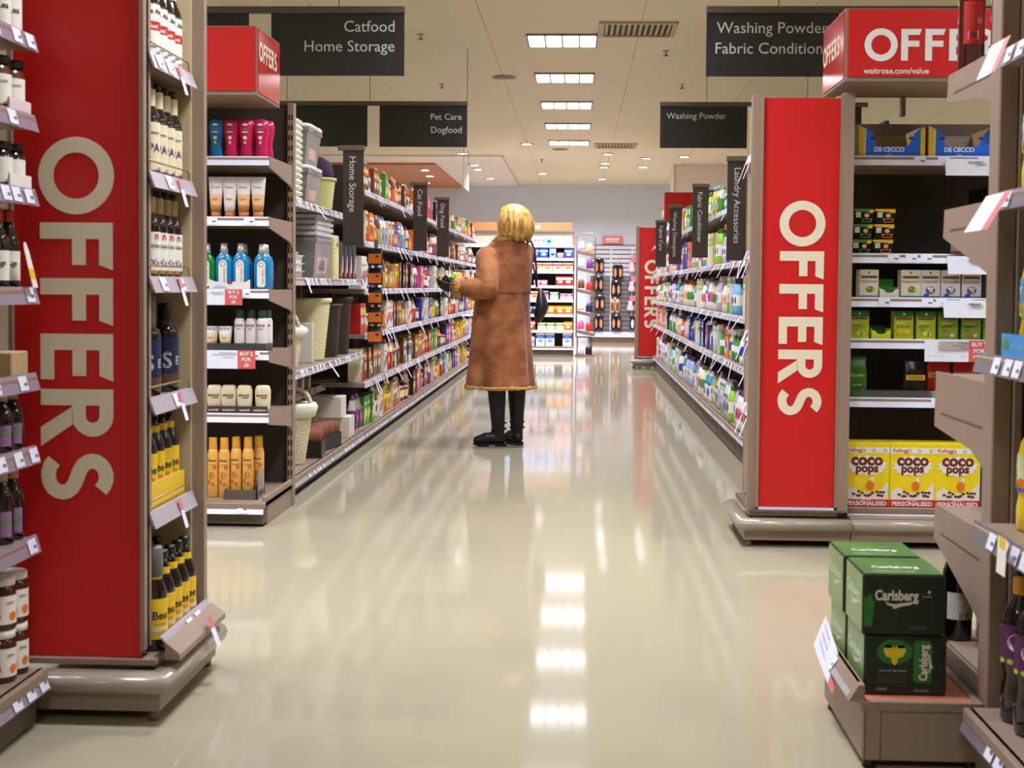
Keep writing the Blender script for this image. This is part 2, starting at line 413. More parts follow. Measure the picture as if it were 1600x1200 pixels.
# ------------------------------------------------------------------ hanging aisle signs
def aisle_sign(label, x0, x1, Y, panels, texts, wires):
    t = thing('aisle_sign', label, 'hanging sign', ((x0+x1)/2, Y, 2.27), 0, 'aisle signs hung from the ceiling'); cx = (x0+x1)/2
    MB().rbox(x0-cx, x1-cx, -0.02, 0.02, 0.347, 0.385, col(92,80,72), 0.005).build('hanging_rail', t)
    for i, (a, b) in enumerate(panels):
        p = MB().box(a-cx, b-cx, -0.006, 0.006, 0, 0.348, signm).build('panel', t)
        for s, size, px, pz, al in texts.get(i, []): MB().text(s, size, signtx, (px-cx, -0.0075, pz-2.27), align=al).build('lettering', p)
    for x in wires:
        MB().tube([(x-cx, 0, 0.38), (x-cx, 0, CEIL-2.27)], 0.0025, inkm, 5).build('wire', t)
aisle_sign('front left black hanging sign reading Catfood and Home Storage', -2.75, -0.985, 8.0, [(-2.72, -1.87), (-1.742, -0.99)],
           {1: [('Catfood', 0.088, -1.045, 2.515, 'R'), ('Home Storage', 0.088, -1.045, 2.405, 'R')]}, (-2.4, -1.36))
aisle_sign('farther left black hanging sign reading Pet Care and Dogfood', -2.72, -0.953, 12.1, [(-2.7, -1.81), (-1.705, -0.958)],
           {1: [('Pet Care', 0.075, -1.005, 2.50, 'R'), ('Dogfood', 0.075, -1.005, 2.39, 'R')]}, (-2.5, -1.79, -0.96))
aisle_sign('front right black hanging sign reading Washing Powder and Fabric Conditioners', 0.69, 2.4, 8.0, [(0.694, 1.42), (1.56, 2.38)],
           {0: [('Washing Powder', 0.088, 0.75, 2.508, 'L'), ('Fabric Conditioners', 0.088, 0.745, 2.395, 'L')]}, (1.09, 2.2))
aisle_sign('farther right black hanging sign reading Washing Powder', 0.668, 2.4, 12.1, [(0.672, 1.40), (1.52, 2.35)],
           {0: [('Washing Powder', 0.072, 0.725, 2.515, 'L')]}, (1.06, 1.9))
t = thing('hanging_card', 'blank white card hung edge-on from the far ceiling', 'card', (-1.66, 20.8, 2.50))
MB().box(-0.006, 0.006, -0.48, 0.48, 0, 0.37, whitem).build('card_board', t)
MB().tube([(0, -0.42, 0.37), (0, -0.42, 0.6)], 0.003, inkm, 5).tube([(0, 0.42, 0.37), (0, 0.42, 0.6)], 0.003, inkm, 5).build('wire', t)

# blade signs on the gondolas
def blade(label, text, x0, Y, z1, side, h=0.6, k=0.6):
    t = thing('blade_sign', label, 'blade sign', (x0+0.0595, Y, z1-h), 0, 'blade signs sticking out of the shelves')
    p = MB().box(-0.0595, 0.0595, -0.005, 0.005, 0, h, M('blade sign board', (58, 48, 38), 0.5)).build('panel', t)
    q = MB().text(text, k*h/text_geo(text)[2], col(214,212,204), (-0.022, -0.0065, h-0.035), (0,0,-1), (1,0,0))
    q.build('lettering', p)
    if side < 0: MB().rbox(-0.09, 0.066, -0.014, 0.014, h, h+0.03, taupe_d, 0.004).build('bracket_arm', t)
    else: MB().rbox(-0.066, 0.984-(x0+0.0595), -0.014, 0.014, h, h+0.03, taupe_d, 0.004).build('bracket_arm', t)
blade('blade sign reading Home Storage over the nearest left shelves', 'Home Storage', -1.358, 8.15, 1.865, -1, 0.545, 0.58)
blade('blade sign reading Cat Food on the left shelves', 'Cat Food', -1.425, 12.2, 1.95, -1, 0.56, 0.40)
blade('blade sign reading Dog Food on the left shelves', 'Dog Food', -1.41, 14.1, 1.94, -1, 0.56, 0.42)
blade('blade sign reading Laundry Accessories, nearest on the right shelves', 'Laundry Accessories', 0.800, 7.79, 1.782, 1, 0.535, 0.76)
blade('blade sign reading Fabric Conditioner on the right shelves', 'Fabric Conditioner', 0.858, 10.87, 1.853, 1, 0.53, 0.72)
blade('blade sign reading Washing Detergents on the right shelves', 'Washing Detergents', 0.852, 13.57, 1.845, 1, 0.53, 0.80)
blade('blade sign reading Fabric Care, farthest on the right shelves', 'Fabric Care', 0.852, 15.92, 1.812, 1, 0.49, 0.56)
# ------------------------------------------------------------------ shelving
rng = random.Random(7)
def rail_mb(mb, x0, x1, y, z, h=0.036, tilt=0.010, mat=None, dens=0.5, r=None, tw=0.05):
    """a price rail along x at depth y (facing -y): tilted strip with paper tickets"""
    mat = mat or railm; r = r or rng
    mb.prism([(y, z-h), (y-0.006, z-h-0.002), (y-0.004+tilt, z+0.004), (y+tilt+0.004, z+0.004)], 'x', x0, x1, mat)
    x = x0 + 0.02 + r.random()*0.05
    while x < x1-tw:
        if r.random() < dens:
            a = (-0.0072, -h+0.003); b = (-0.0072+tilt*0.9, 0.001)
            mb.add([(x, y+a[0], z+a[1]), (x+tw, y+a[0], z+a[1]), (x+tw, y+b[0]+0.0005, z+b[1]), (x, y+b[0]+0.0005, z+b[1])], [(0,1,2,3)], ticket)
            k = 0.35
            mb.add([(x+tw*0.55, y+a[0]-0.0006+tilt*0.3, z-h*0.62), (x+tw*0.9, y+a[0]-0.0006+tilt*0.3, z-h*0.62), (x+tw*0.9, y+a[0]-0.0006+tilt*0.45, z-h*0.42), (x+tw*0.55, y+a[0]-0.0006+tilt*0.45, z-h*0.42)], [(0,1,2,3)], greyink)
        x += tw + 0.008 + r.random()*0.05
    return mb
def post_mb(mb, x, y0, y1, z1, mat=taupe, w=0.032, slots=None):
    mb.rbox(x-w/2, x+w/2, y0, y1, 0.0, z1, mat, 0.003)
    if slots is not None:
        n = int(z1/0.05)
        for k in range(2, n):
            for dx in (-0.007, 0.007):
                mb.box(x+dx-0.0035, x+dx+0.0035, y0-0.0012, y0+0.001, k*0.05, k*0.05+0.026, slotm)
def flag_geo(mb, x, y, z, w=0.045, l=0.11, out=0.05, ang=0.0, pink=False):
    """paper shelf flag hanging out of a rail at (x, y, z), drooping towards -y"""
    c, s = math.cos(ang), math.sin(ang)
    def p(u, o, d): return (x + u*c + o*s*0.5, y - o, z - d)
    mb.add([p(0,0,0), p(0,0,0.0)[:2]+(z-0.001,), p(0,0,0)], [(0,1,2)], ticket) if False else None
    a, b, m0, m1 = p(-w/2, 0.006, -0.005), p(w/2, 0.006, -0.005), p(-w/2, 0.006+out*0.4, l*0.35), p(w/2, 0.006+out*0.4, l*0.35)
    e0, e1 = p(-w/2, 0.006+out, l), p(w/2, 0.006+out, l)
    mb.add([a, b, m1, m0], [(0,1,2,3)], pinkp if pink else ticket); mb.add([m0, m1, e1, e0], [(0,1,2,3)], ticket)
def bracket_mb(mb, x, d, z, w=0.004, hf=0.045, hb=0.16):
    mb.prism([(-d, z-hf), (-d, z+0.004), (-0.04, z+0.004), (-0.02, z+0.004), (-0.02, z-hb), (-0.05, z-hb*0.72), (-0.10, z-hb*0.60)], 'x', x-w, x+w, taupe)

def shelf_bay(label, loc, rz, W, H, base_d, shelves, base_z, group=None, panel=dark_in, posts='L', bracket=False, rail=None, dens=0.5, seed=0,
              flags=0, bumper=False, name='shelf_bay', kick=taupe_d, slots=False, foot_h=0.0, base_x=None):
    """local frame: x along the bay, back panel at y = 0, fronts towards -y"""
    r = random.Random(seed); t = thing(name, label, 'shelving', loc, rz, group)
    MB().box(0.005, W-0.005, -0.02, 0, base_z*0.5, H, panel).build('back_panel', t)
    for ch in posts:
        p = MB(); post_mb(p, 0.017 if ch == 'L' else W-0.017, -0.055, 0.0, H+0.02, slots=True if slots else None); p.build('post', t)
    bx0, bx1 = base_x or (0.0, W)
    b = MB().rbox(bx0+0.004, bx1-0.004, -base_d, -0.021, base_z-0.03, base_z, taupe, 0.004)
    bo = b.build('base_deck', t)
    MB().box(bx0+0.01, bx1-0.01, -base_d+0.03, -0.03, 0.012, base_z-0.031, kick).build('kick_plate', bo)
    q = MB(); rail_mb(q, bx0+0.006, bx1-0.006, -base_d-0.001, base_z-0.004, h=0.045, tilt=0.018, mat=rail, dens=dens, r=r); q.build('price_rail', bo)
    for z, d in shelves:
        s = MB().rbox(0.012, W-0.012, -d, -0.021, z-0.03, z, taupe, 0.003).build('shelf', t)
        q = MB(); rail_mb(q, 0.012, W-0.012, -d-0.001, z+0.002, mat=rail, dens=dens, r=r); q.build('price_rail', s)
        if bracket:
            for x in (0.012, W-0.012):
                q = MB(); bracket_mb(q, x, d, z); q.build('bracket', s)
        for k in range(flags):
            if r.random() < 0.7:
                q = MB(); flag_geo(q, 0.1+r.random()*(W-0.2), -d, z, 0.04, 0.06+0.04*r.random(), 0.02+0.04*r.random(), r.uniform(-0.5, 0.5))
                q.build('price_flag', s)
    return t

# --- the small side stacks with a tall red OFFERS panel
def side_stack(label, loc, face, H, shelves, letters_top, letters_x, size, base_z, empty_flags, rail, group='red panelled side stacks', metal_strip=False):
    """the red panel faces -y at y = 0; goods face +x when face = 1, -x when face = -1; x = 0 is the back"""
    t = thing('side_stack', label, 'side stack', loc, 0, group); D = 0.345; Wd = 0.46; f = face
    def X(a, b): return (a*f, b*f) if f > 0 else (b*f, a*f)
    ft = MB()
    rp = MB().box(*X(0.012, D-0.012), 0.0, 0.014, base_z-0.02 if not metal_strip else base_z, H-0.012, redp).build('sign_panel', t)
    q = MB(); offers(q, size, letterm, (letters_x, -0.0016, letters_top), (0,0,-1), (1,0,0)); q.build('lettering', rp)
    for a, b in ((0.0, 0.011), (D-0.011, D)):
        MB().box(*X(a, b), -0.012, 0.05, base_z, H, taupe).build('edge_post', t)
    if f < 0: MB().box(*X(-0.045, 0.0), -0.016, 0.05, base_z-0.02, H+0.01, taupe).build('edge_post', t)
    if f < 0: MB().box(*X(D, D+0.035), 0.0, 0.05, base_z-0.02, H+0.003, taupe).build('edge_post', t)
    MB().box(*X(0.012, D), 0.0145, 0.03, base_z, H-0.012, cream_in).build('inner_panel', t)
    MB().box(*X(0.0, 0.02), 0.03, Wd-0.03, base_z, H, cream_in).build('back_panel', t)
    MB().box(*X(0.012, D-0.004), Wd-0.03, Wd-0.012, base_z, H, cream_in).box(*X(D-0.07, D+(0.03 if f > 0 else 0.0)), Wd-0.012, Wd+0.02, base_z, H+0.01, taupe).build('side_panel', t)
    for z in shelves:
        s = MB().box(*X(0.021, D-0.008), 0.031, Wd-0.031, z-0.028, z, taupe).build('shelf', t)
        R4 = Matrix.Rotation(PI/2*f, 4, 'Z')
        q = MB(); rail_mb(q, 0.03, Wd-0.03, 0, 0, 0.036, 0.014, mat=rail, dens=0.25, r=rng)
        g = MB(); 
        # rail is built along x facing -y, turn it to face +-x
        T = Matrix.Translation((f*(D+0.012), (0 if f > 0 else Wd), z+0.002)) @ R4
        for vs in [q.v]: q.v = [tuple(T @ Vector(p)) for p in vs]
        q.build('price_rail', s)
        if empty_flags:
            for yy in (0.12, 0.30):
                q = MB(); flag_geo(q, 0, 0, 0, 0.03, 0.12, 0.05, 0.2, True)
                q.v = [tuple(Matrix.Translation((f*(D+0.003), yy, z)) @ R4 @ Vector(p)) for p in q.v]; q.build('price_flag', s)
        else:
            q = MB(); flag_geo(q, 0, 0, 0, 0.03, 0.072, 0.022, 0.25, True)
            q.v = [tuple(Matrix.Translation((f*(D+0.003), 0.27, z)) @ R4 @ Vector(p)) for p in q.v]; q.build('price_flag', s)
            gz = z+0.032; xx = f*(D-0.0005)
            q = MB().tube([(f*(D-0.004), 0.035, z+0.001), (xx, 0.036, gz), (xx, Wd-0.07, gz), (xx, Wd-0.055, gz-0.01), (xx, Wd-0.055, z+0.001)], 0.0025, wirem, 6); q.build('wire_guard', s)
    # base: deck, bumper round the front and the side, kick plate, feet
    b = MB().box(*X(0.0, D+0.03), -0.02, Wd+0.03, base_z-0.035, base_z-0.021, taupe).build('base_deck', t)
    q = MB(); zc = base_z-0.071; pts = []
    sec = [(0.0, 0.027), (0.035, 0.027), (0.052, 0.017), (0.058, 0.0), (0.052, -0.017), (0.035, -0.026), (0.0, -0.027)]
    rings = []
    for px, py, nx, ny in ((-0.05, -0.03, 0, -1), (D+0.03, -0.03, 0.7071*1.414, -1), (D+0.03, Wd+0.03, 1, 0)):
        rings.append([(f*(px+nx*o), py+ny*o, zc+h) for o, h in sec])
    q.loft(rings, bumperm, True, True, sm=True); q.build('bumper', b)
    MB().box(*X(-0.05, D+0.05), -0.05, Wd+0.04, 0.028, zc-0.026, taupe).build('kick_plate', b)
    for px, py in ((0.02, -0.03), (D+0.03, -0.03), (D+0.03, Wd+0.02), (0.02, Wd+0.02)):
        MB().lathe([(0.012, 0.0), (0.012, 0.03)], col(120,104,90), 8, X=Matrix.Translation((f*px, py, 0))).build('foot', b)
    if metal_strip:
        MB().box(*X(0.012, D-0.012), -0.012, 0.01, base_z-0.02, base_z-0.003, railw).build('metal_strip', t)
        MB().box(*X(-0.03, D+0.03), -0.03, Wd+0.03, base_z-0.021, base_z-0.012, taupe_d) .build('plinth', b)
    if not empty_flags:
        R4 = Matrix.Rotation(PI/2*f, 4, 'Z')
        q = MB().prism([(-0.002, 0.0), (-0.04, -0.03), (-0.04, -0.045), (0.0, -0.045)], 'x', 0.0, Wd, taupe)
        rail_mb(q, 0.01, Wd-0.01, -0.022, 0.006, 0.045, 0.035, r=rng, dens=0.3)
        flag_geo(q, 0.27, -0.035, 0.0, 0.04, 0.08, 0.03, 0.3, True)
        q.v = [tuple(Matrix.Translation((f*(D+0.048), 0, base_z+0.02)) @ R4 @ Vector(p)) for p in q.v]; q.build('price_rail', b)
    return t
LS = [1.675, 1.376, 1.11, 0.80, 0.508]
side_stack('tall red OFFERS panel stack beside the left sauce shelves, holding bottles', (-1.43, 3.52, 0), 1, 1.95, LS, 1.462, -1.352+1.43, 0.186, 0.17, False, railm)
RS = [1.69, 1.26, 0.90, 0.57]
side_stack('tall red OFFERS panel stack on the right with empty shelves and white flags', (1.11, 6.1, 0), -1, 1.915, RS, 1.47, -0.257, 0.186, 0.165, True, railw, metal_strip=True)
side_stack('small far red OFFERS panel at the far end of the right shelves', (1.14, 19.1, 0), -1, 1.9, RS, 1.46, -0.257, 0.186, 0.165, True, railw, metal_strip=True)

# --- header boxes
def header(label, x0, x1, y0, y1, z0, z1, side, full, size=0.0):
    t = thing('header_box', label, 'header sign', (x0, y0, z0), 0, 'red OFFERS header boxes'); w_, d_, h_ = x1-x0, y1-y0, z1-z0
    MB().box(0, w_, 0, d_, 0, h_, taupe).build('box_frame', t)
    p = MB().box(0.012, w_-0.006, -0.004, 0, 0.018, h_-0.004, redp).build('front_panel', t)
    if full:
        q = MB(); offers(q, 0.13, whitem, (0.078, -0.0055, 0.083), (1,0,0), (0,0,1))
        q.text('waitrose.com/value', 0.0, whitem, (0.078, -0.0055, 0.032), width=0.215) if False else None
        q.build('lettering', p); MB().text('waitrose.com/value', 0.034, whitem, (0.076, -0.0055, 0.03), bold=0.012).build('lettering', p)
    gl = M('glossy red side panel', (190, 34, 30), 0.16, spec=0.7, noise=0.03)
    sx = w_+0.004 if side > 0 else -0.004
    a, b = sorted((sx, sx-0.004*side))
    s = MB().box(a, b, 0.012, d_-0.012, 0.012, h_-0.008, gl).build('side_panel', t)
    q = MB(); xx = sx+0.0012*side
    if side > 0: offers(q, 0.085, letterm, (xx, 0.02, 0.155), (0,0.88,0), (0,0,1))
    else: offers(q, 0.085, letterm, (xx, d_-0.02, 0.125), (0,-0.95,0), (0,0,1))
    q.build('lettering', s)
    return t
header('red header box with OFFERS on its side over the left toiletries end display', -2.45, -1.425, 6.25, 6.72, 1.93, 2.232, 1, False)
hb = header('large red header box reading OFFERS over the right tea and pasta end display', 1.09, 1.70, 5.98, 6.5, 1.957, 2.255, -1, True)
MB().box(0.34, 0.36, 0.48, 0.52, -0.085, 0, taupe).build('support_post', hb)
header('distant dark red header box above the far end of the right shelves', 1.17, 1.75, 19.7, 20.2, 1.95, 2.40, -1, False)

shelf_bay('distant end display under the far dark red header box', (1.17, 20.2, 0), 0, 0.58, 1.925, 0.5, [(1.5,0.45),(1.1,0.45),(0.7,0.45)], 0.15, posts='LR', name='end_display', seed=77)
# --- left end display (toiletries)
LE = [(1.672, 0.56), (1.397, 0.56), (1.067, 0.56), (0.785, 0.56), (0.497, 0.56)]
led = shelf_bay('left end display shelving with toiletries under the red header box', (-2.42, 7.0, 0), 0, 1.02, 1.965, 0.70, LE, 0.112, panel=dark_in, posts='LR', bracket=True, rail=railw, dens=0.25, seed=3, slots=True, name='end_display')
MB().box(1.005, 1.012, -0.60, -0.06, 0.0, 0.105, taupe).rbox(1.0, 1.016, -0.66, -0.06, 0.085, 0.135, taupe, 0.004).build('side_plate', led)
# --- right end display (pasta, tea, cereal)
RE = [(1.668, 0.62), (1.247, 0.62), (1.057, 0.62), (0.877, 0.62), (0.622, 0.62)]
red_ = shelf_bay('right end display shelving with pasta trays, tea boxes and cereal', (1.165, 6.85, 0), 0, 0.86, 1.87, 0.68, RE, 0.157, panel=dark_in, posts='R', bracket=False, rail=railw, dens=0.3, seed=5, slots=True, name='end_display')
q = MB(); sec = [(0.0, 0.027), (0.035, 0.027), (0.052, 0.017), (0.058, 0.0), (0.052, -0.017), (0.035, -0.026), (0.0, -0.027)]
q.loft([[(x, -0.68-0.09-o, 0.094+h) for o, h in sec] for x in (0.0, 0.9)], bumperm); q.box(0.0, 0.9, -0.80, -0.70, 0.028, 0.068, taupe); q.box(0, 0.9, -0.77, -0.69, 0.102, 0.123, taupe)
q.build('bumper', red_)
MB().box(-0.0, 0.86, -0.1, -0.02, 1.76, 1.868, taupe_d).build('top_rail', red_)

# --- left near sauce shelves, front faces +x at x = -1.32
NL = [(z, 0.42) for z in (1.689, 1.497, 1.318, 1.081, 0.871, 0.692, 0.472)]
shelf_bay('nearest left sauce shelving, only its right edge in view', (-1.74, 1.95, 0), PI/2, 1.48, 2.0, 0.44, NL, 0.145, posts='LR', rail=M('purple grey rail', (150,134,148), 0.3), dens=0.7, seed=11)
# --- left aisle bays, front faces +x
L0, BW = 7.12, 1.222
STO2 = [(1.53, 0.48), (1.127, 0.48), (0.645, 0.485), (0.42, 0.22)]
PET = [(1.737, 0.48), (1.39, 0.48), (1.064, 0.48), (0.759, 0.485), (0.428, 0.485)]
for k in range(11):
    sh = STO2 if k < 2 else PET
    shelf_bay(('nearest' if k == 0 else ORD[k]) + ' bay of the left aisle shelving, ' + ('home storage goods' if k < 2 else 'pet food'), (-1.93, L0+BW*k, 0), PI/2, BW-0.002, 1.97 if k else 1.955, 0.49, sh, 0.105,
              group='bays of the left aisle shelving', posts='L' if k < 10 else 'LR', dens=0.45 if k < 2 else 0.75, seed=20+k, flags=1 if k < 2 else 3)
# --- right aisle bays, front faces -x
R0, RW = 6.88, 1.21
WSH = [(1.63, 0.48), (1.26, 0.48), (0.92, 0.48), (0.612, 0.48)]
for k in range(10):
    shelf_bay(('nearest' if k == 0 else ORD[k]) + ' bay of the right aisle laundry shelving', (1.47, R0+RW*(k+1), 0), -PI/2, RW-0.002, 1.9, 0.47, WSH, 0.195,
              group='bays of the right aisle shelving', posts='L', dens=0.75, seed=50+k, flags=3)
# --- far health stand, faces the camera
HS = [(1.735, 0.40), (1.53, 0.42), (1.33, 0.42), (1.10, 0.42), (0.88, 0.42), (0.65, 0.42), (0.40, 0.42)]
health = shelf_bay('far health stand with white edged shelves behind the woman', (-2.05, 22.72, 0), 0, 1.98, 1.95, 0.45, HS, 0.15, panel=M('dark green panel', (64,68,52), 0.7), posts='LR', rail=railw, dens=0.5, seed=90, name='health_stand')
MB().box(0.01, 1.97, -0.03, -0.021, 1.735, 1.945, col(198,204,182)).build('top_panel', health)
t = thing('header_board', 'orange wooden header board reading Health above the far health stand', 'header sign', (-1.06, 22.6, 1.97))
MB().rbox(-0.95, 0.95, 0, 0.03, 0, 0.13, M('orange board', (214,138,88), 0.5), 0.004).build('board', t)
MB().text('Health', 0.085, whitem, (0.34, -0.0015, 0.035), align='C').build('lettering', t)
t = thing('header_board', 'pale orange header board left of the woman on the far wall', 'header sign', (-2.1, 28.268, 1.7))
MB().rbox(-0.5, 0.5, 0, 0.03, 0, 0.2, M('pale orange board', (232,178,140), 0.5), 0.004).build('board', t)

# --- near right end display: open frame seen from its side, shelves face away
ne = thing('end_display', 'near right end display seen side on with taupe shelf brackets', 'shelving', (0.957, 3.29, 0))
MB().box(0.02, 0.9, -0.02, 0.0, 0.1, 2.0, dark_in).build('back_panel', ne)
MB().rbox(-0.021, 0.021, -0.045, 0.03, 0.0, 2.05, taupe, 0.003).build('post', ne)
MB().rbox(0.879, 0.921, -0.045, 0.03, 0.0, 2.05, taupe, 0.003).build('post', ne)
MB().rbox(0.0225, 0.043, -0.05, -0.021, 0.0, 2.05, col(152,136,116), 0.003).build('side_trim', ne)
for z, hb_, hf, d in ((1.645, 0.13, 0.062, 0.46), (1.30, 0.20, 0.066, 0.47), (0.877, 0.24, 0.14, 0.52), (0.527, 0.26, 0.085, 0.50)):
    s = MB().rbox(0.0, 0.9, 0.02, d, z-0.03, z, taupe, 0.003).build('shelf', ne)
    for x in (-0.008, 0.904):
        b = MB().prism([(0.01, z-hb_), (0.01, z+0.006), (d, z+0.006), (d+0.01, z-hf), (0.18, z-hb_*0.68), (0.08, z-hb_*0.8)], 'x', x, x+0.006, taupe)
        b.box(x-0.0008, x+0.003, 0.08, d-0.06, z-hf*0.7-0.006, z-hf*0.7, taupe_d); b.build('bracket', s)
b = MB().rbox(0.0, 0.9, 0.02, 0.50, 0.17, 0.20, taupe, 0.003).rbox(-0.012, -0.003, 0.0, 0.48, 0.10, 0.198, taupe, 0.002).build('base_deck', ne)
MB().box(0.0, 0.9, 0.02, 0.46, 0.02, 0.169, taupe_d).build('kick_plate', b)
# --- low platform with the beer boxes
pf = thing('low_platform', 'low taupe display platform under the green beer boxes', 'display platform', (0.66, 3.25, 0))
MB().rbox(0.0, 0.272, 0.0, 0.50, 0.02, 0.148, taupe, 0.003).build('base', pf)
MB().rbox(-0.006, 0.272, -0.004, 0.012, 0.135, 0.158, taupe, 0.002).rbox(0.255, 0.272, 0.012, 0.50, 0.135, 0.158, taupe, 0.002).build('rim', pf)
MB().box(0.008, 0.255, 0.0122, 0.49, 0.1485, 0.152, M('salmon deck mat', (214,132,98), 0.6)).build('deck', pf)
q = MB(); rail_mb(q, 0.0, 0.46, 0, 0, 0.03, 0.022, r=rng, dens=0.2)
q.prism([(0.0, -0.034), (-0.006, -0.034), (0.016, 0.004), (0.03, 0.004), (0.03, -0.034)], 'x', 0, 0.49, taupe)
Tm = Matrix.Translation((-0.026, 0.49, 0.19)) @ Matrix.Rotation(-PI/2, 4, 'Z')
q.v = [tuple(Tm @ Vector(p)) for p in q.v]; q.build('price_rail', pf)
MB().box(0.004, 0.006, -0.002, 0.001, 0.02, 0.148, taupe_d).box(0.04, 0.0415, -0.002, 0.0005, 0.02, 0.135, taupe_d).box(0.04, 0.272, -0.002, 0.0005, 0.1335, 0.1345, taupe_d).build('panel_seam', pf)
for x, y in ((0.02, 0.02), (0.02, 0.47), (0.25, 0.02), (0.25, 0.47)):
    MB().lathe([(0.016, 0), (0.014, 0.02)], blackm, 8, X=Matrix.Translation((x, y, 0))).build('foot', pf)
# --- near right drinks shelves, front faces -x at x = 0.87
DR = [(1.62, 0.36), (1.305, 0.38), (0.955, 0.40), (0.582, 0.40)]
shelf_bay('nearest right drinks shelving, only its left edge in view', (1.28, 3.20, 0), -PI/2, 1.3, 2.0, 0.41, DR, 0.165, posts='LR', rail=M('grey rail', (120,112,118), 0.3), dens=0.55, seed=13)
# ------------------------------------------------------------------ goods near the camera
def wrap(r, zoff=0.0, sx=1.0, sy=1.0, a0=-PI/2):
    return lambda x, y: (r*sx*math.cos(a0 + x/r), r*sy*math.sin(a0 + x/r), zoff + y)
def bottle(name, prof, glass, label=None, lab2=None, cap=None, neck=None, texts=(), n=20, sx=1.0, sy=1.0, capname='cap'):
    """prof [(r, z)]; label/neck (z0, z1, mat, r, half angle or None); cap (profile, mat)"""
    o = MB().lathe(prof, glass, n, sx, sy).build(name)
    def band(spec, nm):
        z0, z1, mat, r = spec[:4]; q = MB()
        if len(spec) > 4 and spec[4]:
            h = spec[4]; k = 10; pts0 = []
            for i in range(k+1):
                a = -PI/2 - h + 2*h*i/k; pts0.append((r*sx*math.cos(a), r*sy*math.sin(a)))
            for i in range(k): q.add([(*pts0[i], z0), (*pts0[i+1], z0), (*pts0[i+1], z1), (*pts0[i], z1)], [(0,1,2,3)], mat, sm=True)
        else: q.lathe([(r, z0), (r, z1)], mat, n, sx, sy, cap0=False, cap1=False)
        return q, nm
    if label:
        q, nm = band(label, 'label')
        for s, size, mat, x, z, al in texts:
            q.text(s, size, mat, (0,0,0), align=al, bold=0.02, warp=lambda u, v, x=x, z=z: wrap(label[3]+0.0007, z, sx, sy)(u+x, v))
        if lab2:
            for z0, z1, mat in lab2: q.lathe([(label[3]+0.0004, z0), (label[3]+0.0004, z1)], mat, n, sx, sy, cap0=False, cap1=False) if not (len(label) > 4 and label[4]) else None
        q.build('label', o)
    if neck: band(neck, 'neck_label')[0].build('neck_label', o)
    if cap: MB().lathe(cap[0], cap[1], 14).build(capname, o)
    return o
capb = M('black bottle cap', (24,20,20), 0.35); yel = M('yellow label paper', (238,196,28), 0.45, noise=0.05); creaml = M('cream label paper', (232,218,182), 0.5, noise=0.04)
whl = M('white label paper', (236,230,218), 0.5, noise=0.04); redi = M('red print', (196,34,32), 0.5, noise=0); purp = M('purple print', (70,46,98), 0.5, noise=0)
kraft = M('kraft paper', (188,158,116), 0.6, noise=0.06); navy = M('navy label', (32,36,72), 0.4, noise=0.1); silv = M('silver print', (186,188,200), 0.35, noise=0)
greyt = M('grey security cap', (118,108,112), 0.35, noise=0.04); orange = M('orange print', (232,120,36), 0.5, noise=0.04); green = M('leaf green print', (84,140,50), 0.5, noise=0.05)
BEER = [(0.030,0),(0.0325,0.004),(0.0325,0.145),(0.030,0.158),(0.020,0.182),(0.0145,0.2),(0.0135,0.235)]
CAPB = ([(0.0152,0.225),(0.0158,0.24),(0.012,0.246)], capb)
PROTO['ale_red'] = lambda: bottle('ale_bottle', BEER, glassd, (0.01,0.142,whl,0.0332), [(0.075,0.098,redi)], CAPB, (0.19,0.222,whl,0.0165), [('Pale Ale',0.018,inkm,0,0.118,'C'),('Fleet',0.016,whl,0,0.08,'C'),('500ml',0.009,inkm,0,0.03,'C')])
PROTO['ale_ipa'] = lambda: bottle('ale_bottle', BEER, glassd, (0.008,0.138,creaml,0.0332), [(0.008,0.014,purp)], CAPB, (0.178,0.224,creaml,0.0205), [('IPA',0.03,purp,0,0.062,'C'),('IPA',0.03,purp,0.052,0.062,'C'),('IPA',0.03,purp,-0.052,0.062,'C'),('traditional',0.009,purp,0,0.108,'C')])
PROTO['ale_white'] = lambda: bottle('ale_bottle', BEER, glassd, (0.012,0.128,whl,0.0332), [(0.012,0.022,M('ochre print',(176,132,54),0.5))], CAPB, (0.178,0.226,kraft,0.0205), [('Golden',0.016,greyink,0,0.085,'C'),('n',0.03,redi,0.01,0.108,'C'),('xXx',0.026,greyink,0,0.035,'C'),('x',0.03,navy,-0.022,0.035,'C')])
BIG = [(0.034,0),(0.037,0.004),(0.037,0.16),(0.034,0.174),(0.02,0.184),(0.0165,0.19),(0.0155,0.225)]
PROTO['spirit'] = lambda: bottle('spirit_bottle', BIG, glassd, (0.02,0.15,navy,0.0377), [(0.02,0.05,M('bronze label',(92,66,46),0.4))], ([(0.0185,0.185),(0.0195,0.186),(0.0195,0.24),(0.017,0.243)], capb), (0.182,0.195,M('bronze ring',(84,66,56),0.3),0.0205), [('S',0.06,silv,-0.012,0.068,'C'),('E',0.032,silv,0.022,0.075,'C')])
def tagged_spirit():
    o = PROTO['spirit'](); MB().lathe([(0.024,0.165),(0.024,0.262),(0.02,0.268)], greyt, 14).build('security_cap', o); return o
PROTO['spirit_tag'] = tagged_spirit
PROTO['ale_yellow'] = lambda: bottle('ale_bottle', BEER, glassd, (0.03,0.135,yel,0.0332), [(0.05,0.062,creaml)], CAPB, (0.183,0.202,yel,0.0195), [('Bee',0.030,inkm,0,0.082,'C'),('Bee',0.030,inkm,0.056,0.082,'C'),('Bee',0.030,inkm,-0.056,0.082,'C'),('honey',0.013,orange,0,0.066,'C'),('dew',0.012,orange,0.05,0.066,'C')])
def tagged_ale():
    o = PROTO['ale_yellow'](); MB().lathe([(0.022,0.19),(0.022,0.262),(0.018,0.268)], greyt, 14).build('security_cap', o); return o
